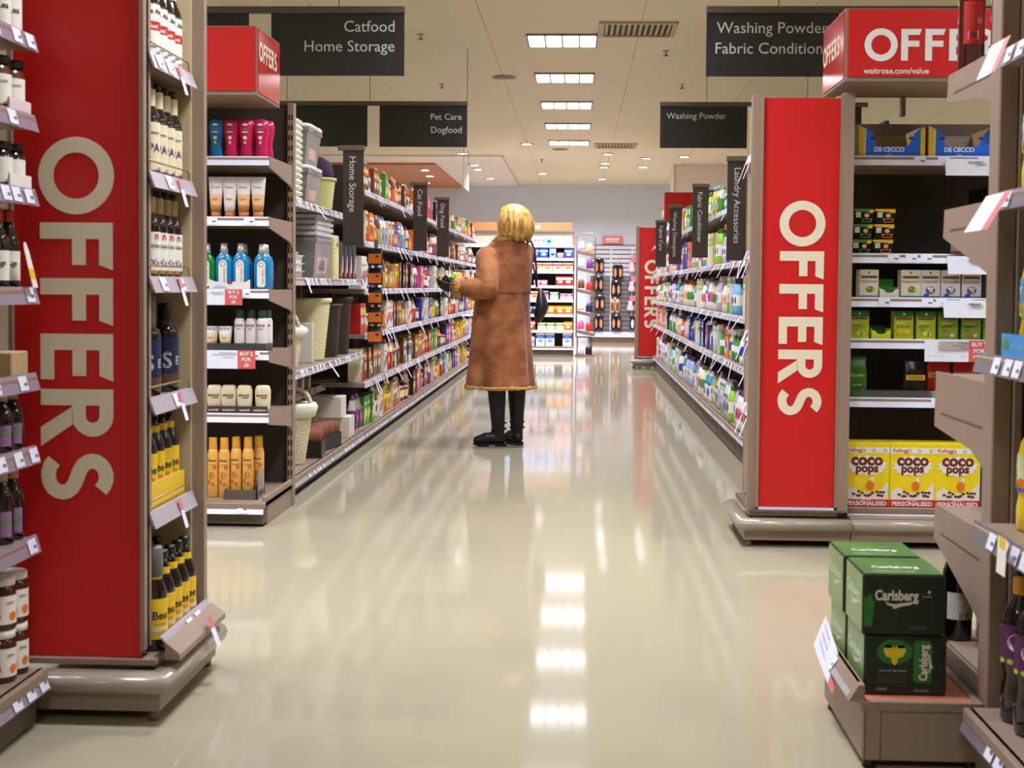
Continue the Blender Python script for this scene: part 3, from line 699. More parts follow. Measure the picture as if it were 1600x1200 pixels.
PROTO['ale_yellow_tag'] = tagged_ale
SH = ('top', 'second', 'third', 'fourth', 'fifth', 'bottom')
def bottle_row(key, desc, z, ys, X, shelf, group, cat='bottle', rz=PI/4, scale=None):
    for i, y in enumerate(ys):
        place(key, (X, y, z+0.0008), rz, '%s, %s shelf of left red stack, %s from far end' % (desc, shelf, ORD[i]), cat, group, scale)
ys4 = [3.880-0.0685*k for k in range(4)]
bottle_row('ale_red', 'white and red labelled bottle', 1.675, ys4, -1.126, 'top', 'white and red labelled bottles')
bottle_row('ale_ipa', 'cream IPA labelled bottle', 1.376, ys4, -1.126, 'second', 'cream labelled bottles')
FIRST_SCALE = (1, 1, 0.94)
bottle_row('ale_white', 'white labelled kraft-necked bottle', 1.11, ys4, -1.126, 'third', 'white labelled bottles with kraft necks', scale=FIRST_SCALE)
place('spirit', (-1.137, 3.865, 0.8008), PI/4, 'dark navy labelled spirit bottle, farthest on fourth shelf of left red stack', 'bottle', 'dark navy labelled bottles')
place('spirit', (-1.20, 3.79, 0.8008), PI/4, 'dark spirit bottle standing behind the farthest navy labelled one', 'bottle', 'dark navy labelled bottles')
place('spirit_tag', (-1.137, 3.70, 0.8008), PI/4, 'dark navy labelled spirit bottle with a grey security cap', 'bottle', 'dark navy labelled bottles')
ys6 = [3.880-0.0685*k for k in range(5)]
bottle_row('ale_yellow', 'yellow labelled bottle in carton', 0.5155, ys6, -1.135, 'fifth', 'yellow labelled bottles in the carton')
t = MB().box(-0.042, 0.041, -0.176, 0.176, 0, 0.006, yel); t.box(0.038, 0.041, -0.176, 0.176, 0.006, 0.07, yel).box(-0.042, -0.039, -0.176, 0.176, 0.006, 0.07, yel).box(-0.042, 0.041, 0.174, 0.176, 0.006, 0.07, yel)
tag(t.build('bottle_carton', loc=(-1.137, 3.742, 0.5085)), 'yellow cardboard carton holding bottles on the left red side stack', 'carton')
yb = [3.887-0.0685*k for k in range(4)]
bottle_row('ale_yellow', 'yellow labelled bottle, front row', 0.1497, yb, -1.090, 'bottom', 'yellow labelled bottles on the base')
place('ale_yellow_tag', (-1.090, 3.611, 0.1505), PI/4, 'yellow labelled bottle with a grey security cap, nearest on the bottom of the left stack', 'bottle', 'yellow labelled bottles on the base')
for i, y in enumerate(yb[:4]):
    place('ale_yellow', (-1.163, y-0.02, 0.1505), PI/4, 'yellow labelled bottle, back row, base of left red stack, %s from far end' % ORD[i], 'bottle', 'yellow labelled bottles on the base')

# nearest left shelves: jars and bottles at the right edge
def jar(name, glass, lid, lab, accent, h=0.12, r=0.034, txt=''):
    def mk():
        o = MB().lathe([(r-0.003,0),(r,0.005),(r,h*0.72),(r-0.006,h*0.82),(r-0.008,h*0.84)], glass, 18).build(name)
        q = MB().lathe([(r+0.0006,h*0.12),(r+0.0006,h*0.66)], lab, 18, cap0=False, cap1=False)
        if accent:
            for a in (-0.9, 0.2, 1.2):
                q.add([wrap(r+0.0012, 0, a0=-PI/2+a)(0.011*math.cos(k*PI/5), h*0.27+0.011*math.sin(k*PI/5)) for k in range(10)], [tuple(range(10))], accent)
        if txt: q.text(txt, 0.014, inkm, (0,0,0), align='C', warp=lambda u, v: wrap(r+0.0012, h*0.5)(u, v))
        q.build('label', o)
        MB().lathe([(r-0.004,h*0.84),(r-0.002,h*0.85),(r-0.002,h*0.98),(r-0.006,h)], lid, 18).build('lid', o)
        return o
    return mk
brown = M('brown glaze', (92,52,24), 0.2, spec=0.6); jam = M('dark jam glass', (70,32,18), 0.12, spec=0.6)
PROTO['jam_jar'] = jar('jam_jar', jam, whl, whl, orange, 0.125, 0.036, 'jam')
PROTO['sauce_jar'] = jar('sauce_jar', brown, capb, whl, None, 0.13, 0.036, 'sauce')
PROTO['pickle_jar'] = jar('pickle_jar', glassd, capb, whl, None, 0.11, 0.034)
SAUCE = [(0.026,0),(0.028,0.004),(0.028,0.11),(0.02,0.135),(0.012,0.15),(0.012,0.165)]
PROTO['sauce_red'] = lambda: bottle('sauce_bottle', SAUCE, glassd, (0.02,0.09,whl,0.0287), None, ([(0.0145,0.16),(0.015,0.185),(0.012,0.19)], M('red cap',(206,48,40),0.4)), None, [('HP',0.02,inkm,0,0.05,'C')])
PROTO['sauce_dark'] = lambda: bottle('sauce_bottle', SAUCE, glassd, (0.02,0.085,M('grape print label',(150,110,150),0.5),0.0287,0.5), None, ([(0.0145,0.16),(0.015,0.185),(0.012,0.19)], kraft), None, [('o',0.04,green,0,0.05,'C')])
PROTO['sauce_white'] = lambda: bottle('sauce_bottle', SAUCE, glassd, (0.004,0.1,whl,0.0287), None, ([(0.0145,0.16),(0.015,0.185),(0.012,0.19)], M('dark blue cap',(40,40,70),0.4)), None, [('Lea',0.02,inkm,0,0.05,'C')])
NLX = -1.372
for z, key, d, ysn, g in ((1.689,'sauce_white','white labelled sauce bottle',(3.385,3.32),'top'),(1.497,'sauce_jar','brown sauce jar',(3.38,3.3),'second'),(1.318,'pickle_jar','dark pickle jar',(3.385,3.31),'third'),
                          (1.081,'sauce_red','red capped dark sauce bottle',(3.365,3.3),'fourth'),(0.692,'sauce_dark','dark bottle with grape label',(3.385,3.32),'sixth'),(0.472,'sauce_dark','dark bottle with bright label',(3.385,3.32),'seventh')):
    for i, y in enumerate(ysn):
        place(key, (NLX, y, z+0.0008), PI/4, '%s at left edge, %s shelf of nearest left shelving, %s' % (d, g, ('farther one', 'nearer one')[i]), 'bottle' if 'bottle' in d else 'jar', 'sauces on the nearest left shelves', (1, 1, {0.692: 0.76, 0.472: 0.93}.get(z, 1)))
for i, (y, z) in enumerate(((3.38, 0.1458), (3.38, 0.2718), (3.305, 0.1458), (3.305, 0.2718))):
    place('jam_jar', (NLX+0.002, y, z), PI/3, 'white lidded jam jar on the bottom left shelf, %s of the %s stack' % (('lower', 'upper')[i % 2], ('farther', 'nearer')[i//2]), 'jar', 'stacked jam jars')
def tray(name, label, cat, loc, w_, d_, h_, mat, rz=0, prints=()):
    q = MB().box(-w_/2, w_/2, -d_/2, d_/2, 0, 0.003, mat)
    q.box(-w_/2, w_/2, -d_/2, -d_/2+0.002, 0.003, h_, mat).box(-w_/2, w_/2, d_/2-0.002, d_/2, 0.003, h_, mat)
    q.box(-w_/2, -w_/2+0.002, -d_/2+0.002, d_/2-0.002, 0.003, h_, mat).box(w_/2-0.002, w_/2, -d_/2+0.002, d_/2-0.002, 0.003, h_, mat)
    for s, size, m, x, z in prints: q.text(s, size, m, (x, -d_/2-0.0008, z), align='C', bold=0.02)
    return tag(q.build(name, loc=loc, rz=rz), label, cat)
tag(MB().rbox(-0.04, 0.04, -0.05, 0.05, 0, 0.06, kraft, 0.003).build('cardboard_box', loc=(-1.375, 3.345, 0.8715)), 'tan cardboard box at left photo edge on the fifth left shelf', 'box')
tag(MB().rbox(-0.006, 0.0, -0.07, 0.06, 0, 0.032, M('pale pink card',(228,204,206),0.5), 0.001).build('shelf_strip', loc=(-1.328, 3.345, 1.4985)), 'pale pink card strip in front of the brown sauce jars', 'card')
tag(MB().rbox(-0.006, 0.0, -0.07, 0.06, 0, 0.034, whl, 0.001).build('shelf_strip', loc=(-1.328, 3.345, 1.3195)), 'white card strip in front of the dark pickle jars', 'card')
q = MB(); Tf = lambda x, z: (-1.322+0.02*(1-z/0.13), 3.33+x+0.03*(1-z/0.13), 1.085+z)
q.add([Tf(-0.016,0.0),Tf(0.016,0.0),Tf(0.016,0.02),Tf(-0.016,0.02)],[(0,1,2,3)],whl); q.add([Tf(-0.016,0.02),Tf(0.016,0.02),Tf(0.016,0.045),Tf(-0.016,0.045)],[(0,1,2,3)],yel)
q.add([Tf(-0.016,0.045),Tf(0.016,0.045),Tf(0.014,0.09),Tf(0.006,0.108),Tf(-0.006,0.108),Tf(-0.014,0.09)],[(0,1,2,3,4,5)],whl)
tag(q.build('shelf_tag'), 'white and yellow round-topped shelf tag at left photo edge', 'tag')

# ---------------- left end display
def oval_loft(name, prof, mats, n=20, pw=2.2):
    """prof [(rx, ry, z)], mats per span"""
    return MB().loft([ring(0, 0, z, a, b, n, pw) for a, b, z in prof], mats)
def gel(c, c2):
    def mk():
        p = [(0.026,0.018,0),(0.029,0.020,0.004),(0.0285,0.02,0.03),(0.024,0.018,0.06),(0.027,0.02,0.09),(0.034,0.024,0.125),(0.0345,0.024,0.15),(0.028,0.02,0.17),(0.016,0.012,0.178)]
        q = oval_loft('', p, c)
        for z, w_, h_, m in ((0.152,0.013,0.005,whitem),(0.13,0.017,0.004,greyink),(0.118,0.017,0.003,whitem),(0.092,0.009,0.009,whitem),(0.07,0.006,0.008,c2)):
            q.add([(w_*math.cos(k*PI/5), -0.0252, z+h_*math.sin(k*PI/5)) for k in range(10)], [tuple(range(10))], m)
        o = q.build('shower_gel'); MB().loft([ring(0,0,z,a,b,20,2.2) for a,b,z in ((0.0262,0.0182,0.0),(0.0295,0.0206,0.004),(0.0292,0.0206,0.022))], c, True, False).build('cap', o); return o
    return mk
PROTO['gel_pink'] = gel(M('pink gel plastic',(206,34,92),0.18,spec=0.6,noise=0.06), M('pale pink print',(240,180,190),0.5)); PROTO['gel_blue'] = gel(M('blue gel plastic',(24,124,190),0.18,spec=0.6,noise=0.2,scale=30), yel)
def X65(x): return (x-904)/341.8 - 0.010
Z1 = 1.6728
place('gel_blue', (X65(335)+0.005, 6.50, Z1), 0, 'turquoise shower gel bottle, leftmost on the top shelf of left end display', 'bottle')
for i, x in enumerate((360, 384, 408)):
    place('gel_pink', (X65(x), 6.50, Z1), 0, 'pink shower gel bottle in the front row, %s from the left of the pink ones' % ORD[i], 'bottle', 'pink shower gels on the top shelf')
    place('gel_pink', (X65(x)+0.014, 6.556, Z1), 0, 'pink shower gel bottle in the back row behind the %s pink one' % ORD[i], 'bottle', 'pink shower gels on the top shelf')
gold = M('bronze print', (206,140,72), 0.35, noise=0.15, scale=40); pearl = M('pearl white plastic', (226,216,214), 0.3, noise=0.03)
def tube_mk(cap, low, mid, txt, h=0.19, w_=0.036, tm=None):
    def mk():
        prof = [(0.023,0.023,0.03),(0.026,0.023,0.06),(0.030,0.018,0.11),(0.034,0.009,0.16),(w_,0.002,h)]
        k = h/0.19; prof = [(a, b, 0.03+(z-0.03)*(h-0.03)/0.16) for a, b, z in prof]
        q = MB().loft([ring(0,0,z,a,b,20,2.2) for a, b, z in prof], [low, mid, pearl, pearl])
        q.text(txt, 0.017, tm or inkm, (0,-0.0155,h*0.72), align='C'); q.add([(-0.014,-0.0235,h*0.45),(0.014,-0.0235,h*0.45),(0.014,-0.0225,h*0.48),(-0.014,-0.0225,h*0.48)],[(0,1,2,3)],orange)
        o = q.build('lotion_tube'); MB().lathe([(0.022,0),(0.024,0.003),(0.0225,0.03)], cap, 18).build('cap', o); return o
    return mk
PROTO['tube_gold'] = tube_mk(M('bronze cap',(178,104,48),0.35), gold, M('pale bronze print',(226,186,140),0.4), 'Dove')
PROTO['tube_white'] = tube_mk(M('bronze cap',(178,104,48),0.35), pearl, pearl, 'Dove')
for i, (x, k) in enumerate(((336,'tube_gold'),(358,'tube_white'),(380,'tube_gold'),(403,'tube_gold'))):
    place(k, (X65(x), 6.50, 1.3978), 0, ('plain white lotion tube with bronze cap, second on its shelf' if i == 1 else 'white and bronze lotion tube, %s from left, second shelf of left end display' % ORD[i]), 'tube', 'lotion tubes on the second shelf')
blueq = M('blue mouthwash', (16,132,190), 0.1, spec=0.6, noise=0.12, scale=20, coat=0.4)
def wash(c):
    def mk():
        prof = [(0.034,0.022,0),(0.038,0.026,0.004),(0.04,0.027,0.06),(0.04,0.027,0.125),(0.034,0.024,0.15),(0.02,0.018,0.165),(0.0165,0.0165,0.17)]
        q = MB().loft([ring(0,0,z,a,b,24,2.6) for a, b, z in prof], c)
        o = q.build('mouthwash_bottle'); l = MB()
        pts = [(-0.019,0.022),(-0.012,0.014),(0.012,0.014),(0.019,0.022),(0.019,0.118),(0.015,0.13),(0,0.137),(-0.015,0.13),(-0.019,0.118)]
        l.add([(x, -0.0282, z) for x, z in pts], [tuple(range(9))], whl)
        l.add([(0.012*math.cos(k*PI/6), -0.0288, 0.117+0.012*math.sin(k*PI/6)) for k in range(12)], [tuple(range(12))], greyink); l.add([(0.009*math.cos(k*PI/6), -0.0292, 0.117+0.009*math.sin(k*PI/6)) for k in range(12)], [tuple(range(12))], whl)
        l.add([(0.005*math.cos(k*PI/4)-0.014, -0.0294, 0.132+0.004*math.sin(k*PI/4)) for k in range(8)], [tuple(range(8))], redi)
        l.text('Daily care', 0.016, greyink, (0.004,-0.0288,0.095), (0,0,-1), (1,0,0)); l.build('label', o)
        MB().lathe([(0.019,0.168),(0.02,0.172),(0.0165,0.212)], M('silver cap',(176,170,168),0.3,metal=0.4), 16).build('cap', o); return o
    return mk
PROTO['wash_blue'] = wash(blueq); PROTO['wash_green'] = wash(M('green mouthwash',(16,130,50),0.1,spec=0.6,noise=0.1))
place('wash_green', (X65(322), 6.49, 1.0678), 0, 'green mouthwash bottle mostly hidden at the left of the blue ones', 'bottle')
for i, x in enumerate((349, 376, 410)):
    place('wash_blue', (X65(x), 6.50, 1.0678+(0.003 if i < 2 else 0)), 0, 'blue mouthwash bottle with silver cap, %s from the left in the front row' % ORD[i], 'bottle', 'blue mouthwash bottles')
    if i: place('wash_blue', (X65(x)-0.004, 6.565, 1.0678), 0, 'blue mouthwash bottle standing behind the %s front one' % ORD[i], 'bottle', 'blue mouthwash bottles')
q = MB().box(-0.095, 0.095, -0.035, 0.035, 0, 0.0025, whl); q.prism([(-0.095,0),(0.095,0),(0.095,0.05),(0.07,0.036),(0.03,0.04),(-0.02,0.036),(-0.07,0.04),(-0.095,0.05)], 'y', -0.037, -0.035, whl)
q.add([(-0.09,-0.0375,0.004),(0.0,-0.0375,0.004),(-0.02,-0.0375,0.018),(-0.06,-0.0375,0.022)],[(0,1,2,3)],M('pale blue print',(168,196,226),0.5)); q.box(-0.01,0.012,-0.0382,-0.037,0.028,0.038,redi)
tag(q.build('display_tray', loc=(X65(361), 6.497, 1.0675)), 'white card tray around two blue mouthwash bottles', 'tray')
dkg = M('dark green plastic', (40,72,58), 0.35, noise=0.05); grnb = M('grey green base', (106,104,98), 0.4)
PROTO['tube_green'] = tube_mk(dkg, creaml, creaml, 'ROCK', 0.135, 0.034)
def can_mk(name, body, cap, txt, h, r, base=None, tm=None, deco=None):
    def mk():
        o = MB().lathe([(r-0.002,0),(r,0.003),(r,h*0.2),(r,h*0.72),(r-0.004,h*0.78),(r*0.72,h*0.81)], [base or body, base or body, body, body, body], 20).build(name)
        if txt: q = MB().text(txt, 0.016, tm or inkm, (0,0,0), align='C', bold=0.03, warp=lambda u, v: wrap(r+0.0007, h*0.6)(u, v)); q.box(-0.01,0.01,-r-0.0012,-r-0.0002,h*0.54,h*0.56,M('olive print',(170,160,90),0.5)); q.build('print', o)
        if deco:
            q = MB()
            for a, z, s in deco: q.add([wrap(r+0.0008, 0, a0=-PI/2+a)(s*math.cos(k*PI/5), z+s*1.3*math.sin(k*PI/5)) for k in range(10)], [tuple(range(10))], M('rust print',(206,112,52),0.5,noise=0.2))
            q.build('print', o)
        MB().lathe([(r*0.74,h*0.80),(r*0.76,h*0.81),(r*0.74,h*0.99),(r*0.7,h)], cap, 18).build('cap', o); return o
    return mk
PROTO['can_rock'] = can_mk('spray_can', pearl, dkg, 'ROCK', 0.19, 0.0255, grnb)
place('tube_green', (X65(329), 6.50, 0.7858), 0, 'cream tube with dark green cap, left one beside the spray cans', 'tube', 'cream tubes with green caps')
place('tube_green', (X65(351), 6.50, 0.7858), 0, 'cream tube with dark green cap, right one beside the spray cans', 'tube', 'cream tubes with green caps')
for i, (x, dy) in enumerate(((374,0),(392,0),(409,0),(413,0.06))):
    place('can_rock', (X65(x), 6.50+dy, 0.7858), 0, 'white spray can with dark green cap, %s from the left' % ORD[i], 'spray can', 'white spray cans')
smoke = M('smoked clear plastic', (120,116,112), 0.1, trans=0.7, noise=0.02)
tag(MB().box(-0.14, 0.14, 0, 0.003, 0, 0.038, smoke).build('shelf_guard', loc=(X65(372), 6.45, 0.7855)), 'smoked plastic guard strip in front of the white spray cans', 'shelf guard')
def cream_mk():
    q = MB().loft([ring(0,0,z,a,b,20,3.0) for a,b,z in ((0.03,0.02,0),(0.032,0.022,0.004),(0.035,0.024,0.06),(0.036,0.024,0.105),(0.03,0.02,0.125),(0.022,0.014,0.129))], M('cream bottle plastic',(228,214,184),0.3,noise=0.03))
    q.text('almond', 0.017, M('brown print',(110,58,44),0.5,noise=0), (0,-0.0252,0.078), align='C', bold=0.03); q.box(-0.006,0.022,-0.0252,-0.0242,0.069,0.073,M('brown print'))
    o = q.build('lotion_bottle'); MB().loft([ring(0,0,z,a,b,20,3.0) for a,b,z in ((0.0305,0.0205,0.0),(0.0325,0.0225,0.004),(0.0335,0.023,0.022))], M('pinkish cap',(196,160,140),0.35), True, False).build('cap', o); return o
PROTO['cream_bottle'] = cream_mk
for i, x in enumerate((334, 357, 382, 411)):
    place('cream_bottle', (X65(x), 6.50, 0.5005), 0, 'cream lotion bottle in the dark tray, %s from the left' % ORD[i], 'bottle', 'cream lotion bottles')
dkb = M('dark brown card', (64,52,50), 0.5)
tray('display_tray', 'dark brown card tray under the cream lotion bottles', 'tray', (X65(369), 6.505, 0.4972), 0.298, 0.075, 0.036, dkb, 0, [('nourish', 0.016, creaml, -0.1, 0.014), ('moisture', 0.016, creaml, -0.03, 0.014), ('nourish', 0.016, creaml, 0.045, 0.014), ('moisture', 0.016, creaml, 0.115, 0.014)])
PROTO['can_gold'] = can_mk('hairspray_can', M('golden can',(228,172,84),0.3,noise=0.12,scale=30), M('amber cap',(222,158,48),0.35), 'Elnett', 0.275, 0.026, None, M('brown print'), ((0,0.1,0.014),(0.5,0.14,0.01),(-0.5,0.07,0.01),(0.2,0.06,0.008)))
for i, (x, dy, dz) in enumerate(((334,0,0),(352,0,0),(370,0.01,0.004),(389,0.01,0.004),(401,0.07,0.004))):
    place('can_gold', (X65(x), 6.47+dy, 0.1128+dz), 0, 'golden hairspray can on the base of left end display, %s from the left' % ORD[i], 'spray can', 'golden hairspray cans')
tray('display_tray', 'grey brown card tray under the golden hairspray cans', 'tray', (X65(383), 6.49, 0.1125), 0.145, 0.20, 0.045, M('grey brown card',(96,84,76),0.5))
tag(MB().box(0, 0.004, -0.06, 0.06, 0, 0.13, clearm).build('shelf_divider', loc=(X65(411), 6.45, 0.1125)), 'clear upright plastic divider right of the golden hairspray cans', 'divider')
# promotion cards
cardm = M('bright white card', (236, 240, 255), 0.4, noise=0.01)
def promo(label, loc, w_, h_, split, lines, small=(), tilt=0.0, cut=0.0, slant=0.0, pink=None):
    q = MB(); s = w_*split
    def P(x, z): return (x + slant*(1-z/h_), -0.02*tilt*(1-z/h_), z)
    q.add([P(0,0), P(s,0), P(s,h_), P(0,h_)], [(0,1,2,3)], cardm)
    if split < 1:
        q.add([P(s,0), P(w_,0), P(w_,h_-cut), P(w_-cut*2.2 if cut else w_, h_), P(s,h_)], [(0,1,2,3,4)], pink or M('pink offer print',(216,98,100),0.5,noise=0.03))
        n = len(lines)
        for i, t in enumerate(lines):
            sz = min(h_*0.8/n, (w_-s)*0.30)
            q.text(t, sz, whitem, (s+(w_-s)/2, -0.0012-0.02*tilt*0.5, h_-(i+0.92)*h_*0.9/n), align='C', bold=0.03)
    for x, z, l in small: q.box(x, x+l, -0.0012-0.02*tilt, -0.0004, z, z+0.004, M('pale grey print',(190,184,196),0.5,noise=0))
    q.box(0, w_-cut*2.2, 0.0004, 0.0012, h_-0.004, h_, whitem)
    return tag(q.build('promotion_card', loc=loc), label, 'card', 'promotion cards clipped to the end displays')
promo('white and pink card reading BUY 2 FOR £6 under the blue mouthwash', (X65(325)+0.01, 6.403, 1.0), 0.168, 0.072, 0.52, ('BUY 2','FOR','£6'), ((0.02,0.055,0.06),(0.03,0.047,0.05)))
promo('white and pink card reading BUY 2 FOR £5 under the spray cans', (X65(325)+0.01, 6.403, 0.71), 0.228, 0.084, 0.64, ('BUY 2','FOR','£5'), ((0.06,0.07,0.08),(0.03,0.062,0.11),(0.08,0.05,0.05)))

# ---------------- right end display
def X62(x, y=6.25): return (x-904)/2222*y + 0.0
pasta_b = M('blue pasta carton',(32,108,224),0.4,noise=0.06); 
def pasta_tray():
    w_, h_, d_ = 0.285, 0.128, 0.36
    q = MB().box(0, w_, 0, d_, 0, 0.004, kraft).box(0, 0.003, 0.003, d_, 0.004, h_+0.01, kraft).box(w_-0.003, w_, 0.003, d_, 0.004, h_+0.01, kraft).box(0.003, w_-0.003, d_-0.003, d_, 0.004, h_, M('grey card',(150,134,120),0.6))
    o = q.build('pasta_carton'); f = MB()
    f.prism([(0,0),(w_,0),(w_,h_),(w_-0.022,h_-0.004),(w_-0.045,h_*0.80),(w_-0.07,h_*0.42),(w_-0.085,h_*0.36),(0.085,h_*0.36),(0.07,h_*0.42),(0.06,h_*0.80),(0.03,h_-0.004),(0.0,h_+0.012)], 'y', -0.002, 0.0025, pasta_b)
    f.add([(0.001,-0.0026,0.001),(0.026,-0.0026,0.001),(0.028,-0.0026,h_-0.006),(0.001,-0.0026,h_+0.008)],[(0,1,2,3)],yel); f.add([(0.026,-0.0028,0.001),(0.029,-0.0028,0.001),(0.031,-0.0028,h_-0.008),(0.028,-0.0028,h_-0.006)],[(0,1,2,3)],whitem)
    f.add([(w_-0.02,-0.0026,0.001),(w_-0.001,-0.0026,0.001),(w_-0.001,-0.0026,h_-0.001),(w_-0.02,-0.0026,h_-0.006)],[(0,1,2,3)],yel)
    f.text('DE CECCO', 0.027, whitem, (w_/2-0.01,-0.0032,0.024), align='C', bold=0.03, spacing=0.95); f.text('pasta', 0.010, whitem, (w_/2-0.01,-0.0032,0.008), align='C'); f.box(0.035,w_-0.025,-0.0032,-0.0024,0.0175,0.0185,M('dark blue print',(20,50,140),0.4))
    for x in (0.05, 0.215): f.box(x, x+0.02, -0.0032,-0.0024,0.075,0.088,M('dark blue print'))
    f.build('front_panel', o); p = MB()
    for k in range(6): p.rbox(0.012+k*0.044, 0.052+k*0.044, 0.012, 0.30, 0.0045, 0.05+0.003*(k % 2), yel, 0.004)
    p.build('pasta_packets', o) if False else None
    return o
PROTO['pasta'] = pasta_tray
Z = 1.6688
place('pasta', (X62(1333)-0.002, 6.252, Z), 0, 'blue and yellow De Cecco pasta carton with cut-out front, left one', 'carton', 'blue pasta cartons')
place('pasta', (X62(1440)-0.005, 6.252, Z), 0, 'blue and yellow De Cecco pasta carton with cut-out front, right one', 'carton', 'blue pasta cartons')
PROTO['pasta_pack'] = lambda: MB().loft([ring(0,0,z,a,b,16,4) for a,b,z in ((0.03,0.13,0),(0.034,0.14,0.008),(0.034,0.14,0.03),(0.028,0.12,0.046))], yel).build('pasta_packet')
for j, x0 in enumerate((X62(1333), X62(1440))):
    for k in range(3): place('pasta_pack', (x0+0.058+k*0.084, 6.252+0.17, Z+0.0048), 0, 'yellow pasta packet lying in the %s blue carton, %s from its left' % (('left','right')[j], ORD[k]), 'packet', 'pasta packets in the cartons')
blk = M('glossy black carton',(26,22,22),0.15,spec=0.6)
tag(MB().rbox(0,0.05,0,0.3,0,0.30,blk,0.004).build('black_carton', loc=(X62(1534), 6.30, 1.2478)), 'tall glossy black carton at the right end above the tea shelves', 'carton')
t = MB().box(0,0.12,-0.003,0,0,0.085,M('dusty pink card',(150,110,112),0.5)).text('latest', 0.035, inkm, (0.045,-0.0036,0.05)).box(0,0.12,-0.0036,-0.0028,0.0,0.008,M('plum stripe',(92,40,50),0.5))
tag(t.build('label_card', loc=(X62(1530), 6.22, 1.785)), 'dusty pink label card above the right end of the pasta cartons', 'card')
tag(MB().box(0,0.10,-0.004,0,0,0.07,M('dusty pink card')).box(0,0.10,-0.0046,-0.0036,0.0,0.012,M('plum stripe')).text('Yula', 0.02, whitem, (0.01,-0.0048,0.035)).build('label_card', loc=(X62(1473), 6.225, 1.2525)), 'dusty pink label card behind the upper white card', 'card')
def noodle(top, tail):
    def mk():
        q = MB().rbox(0,0.088,0,0.09,0,0.066,blk,0.002)
        q.add([(0,-0.0006,0.056),(0.088,-0.0006,0.050),(0.088,-0.0006,0.0655),(0,-0.0006,0.0655)],[(0,1,2,3)],top); q.add([(0.065,-0.0009,0.047),(0.087,-0.0009,0.05),(0.087,-0.0009,0.062),(0.072,-0.0009,0.062)],[(0,1,2,3)],yel)
        for z in (0.045,0.037,0.029): q.box(0.01,0.032,-0.0008,0.0,z,z+0.006,whl)
        q.add([(0.057+0.011*math.cos(k*PI/5),-0.0008,0.037+0.009*math.sin(k*PI/5)) for k in range(10)],[tuple(range(10))],M('peach print',(226,178,140),0.5))
        q.add([(0.038,-0.0009,0.008),(0.076,-0.0009,0.008),(0.08,-0.0009,0.024),(0.034,-0.0009,0.024)],[(0,1,2,3)],tail)
        q.add([(0.042,-0.0012,0.011),(0.072,-0.0012,0.011),(0.075,-0.0012,0.021),(0.039,-0.0012,0.021)],[(0,1,2,3)],blk)
        return q.build('noodle_box')
    return mk
PROTO['noodle_green'] = noodle(green, green); PROTO['noodle_orange'] = noodle(M('amber print',(240,184,60),0.5), orange)
for i in range(3):
    for k, x, d in (('noodle_green', 1325, 'black and green'), ('noodle_orange', 1358, 'black and amber')):
        place(k, (X62(x)+0.004*i, 6.27, 1.2478+0.0665*i), 0, '%s noodle box, %s of its stack of three' % (d, ('bottom','middle','top')[i]), 'box', 'small stacked noodle boxes')
teaw = M('white tea box',(232,226,206),0.45,noise=0.03); bandm = M('chestnut band',(150,84,52),0.45); 
def tea(body, topm, nm, txt, deco, tm, low=None, tag2=None):
    def mk():
        w_, h_, d_ = 0.083, 0.125, 0.075
        q = MB().rbox(0,w_,0,d_,0,h_,body,0.0012)
        if topm: q.box(0.0006,w_-0.0006,-0.0006,0.0,h_*0.80,h_-0.001,topm)
        q.box(0.006,w_-0.006,-0.0012,0.0,h_*0.70,h_*0.79,bandm); q.text('TWININGS',0.010,inkm,(w_/2,-0.0016,h_*0.715),align='C',width=0.055)
        q.add([(w_/2+0.004*math.cos(k*PI/3),-0.0014,h_*0.9+0.005*math.sin(k*PI/3)) for k in range(6)],[tuple(range(6))],inkm if topm is None else whitem)
        for i, s in enumerate(txt): q.text(s,0.0155 if i == 0 else 0.014,tm[min(i,len(tm)-1)],(w_*0.14 if len(txt)>1 else w_/2,-0.0014,h_*(0.56-0.12*i)),align='L' if len(txt)>1 else 'C')
        for x,z,r,m in deco: q.add([(w_*x+r*math.cos(k*PI/5),-0.0013-0.0002*(r<0.01),h_*z+r*0.8*math.sin(k*PI/5)) for k in range(10)],[tuple(range(10))],m)
        if low: q.box(0.0006,w_-0.0006,-0.0010,0.0,0.001,h_*0.10,low)
        return q.build('tea_box')
    return mk
teal = M('teal print',(70,130,120),0.5); bluep = M('cornflower print',(60,84,170),0.5,noise=0.2); grn1 = M('lime green print',(176,190,30),0.45,noise=0.08); grn2 = M('deep green print',(28,104,40),0.45,noise=0.06)
PROTO['tea_mint'] = tea(teaw, None, '', ('Peppermint',), ((0.55,0.32,0.018,green),(0.48,0.36,0.008,orange),(0.75,0.30,0.008,M('lime print',(190,206,60),0.5))), (green,), teal)
PROTO['tea_cam'] = tea(M('pale lilac tea box',(222,214,214),0.45,noise=0.03), None, '', ('Camomile',), ((0.5,0.30,0.021,bluep),(0.55,0.27,0.009,yel),(0.44,0.36,0.008,whl),(0.6,0.36,0.006,whl),(0.3,0.12,0.012,bluep)), (greyink,), teal)
PROTO['tea_pure'] = tea(grn1, grn2, '', ('pure','GREEN','TEA'), ((0.5,0.22,0.014,M('pale lime',(214,222,110),0.5)),(0.68,0.2,0.01,M('pale lime'))), (whitem, grn2), M('yellow green',(206,222,30),0.45))
PROTO['tea_lemon'] = tea(grn1, grn2, '', ('lemon','green tea'), ((0.35,0.3,0.014,yel),(0.66,0.3,0.014,yel)), (whitem, grn2), M('yellow green'))
PROTO['tea_jas'] = tea(M('olive green box',(140,166,36),0.45,noise=0.06), grn2, '', ('jasmine','GREEN','TEA'), ((0.45,0.2,0.012,M('salmon print',(206,120,80),0.5)),(0.7,0.18,0.009,whl)), (whitem, grn2))
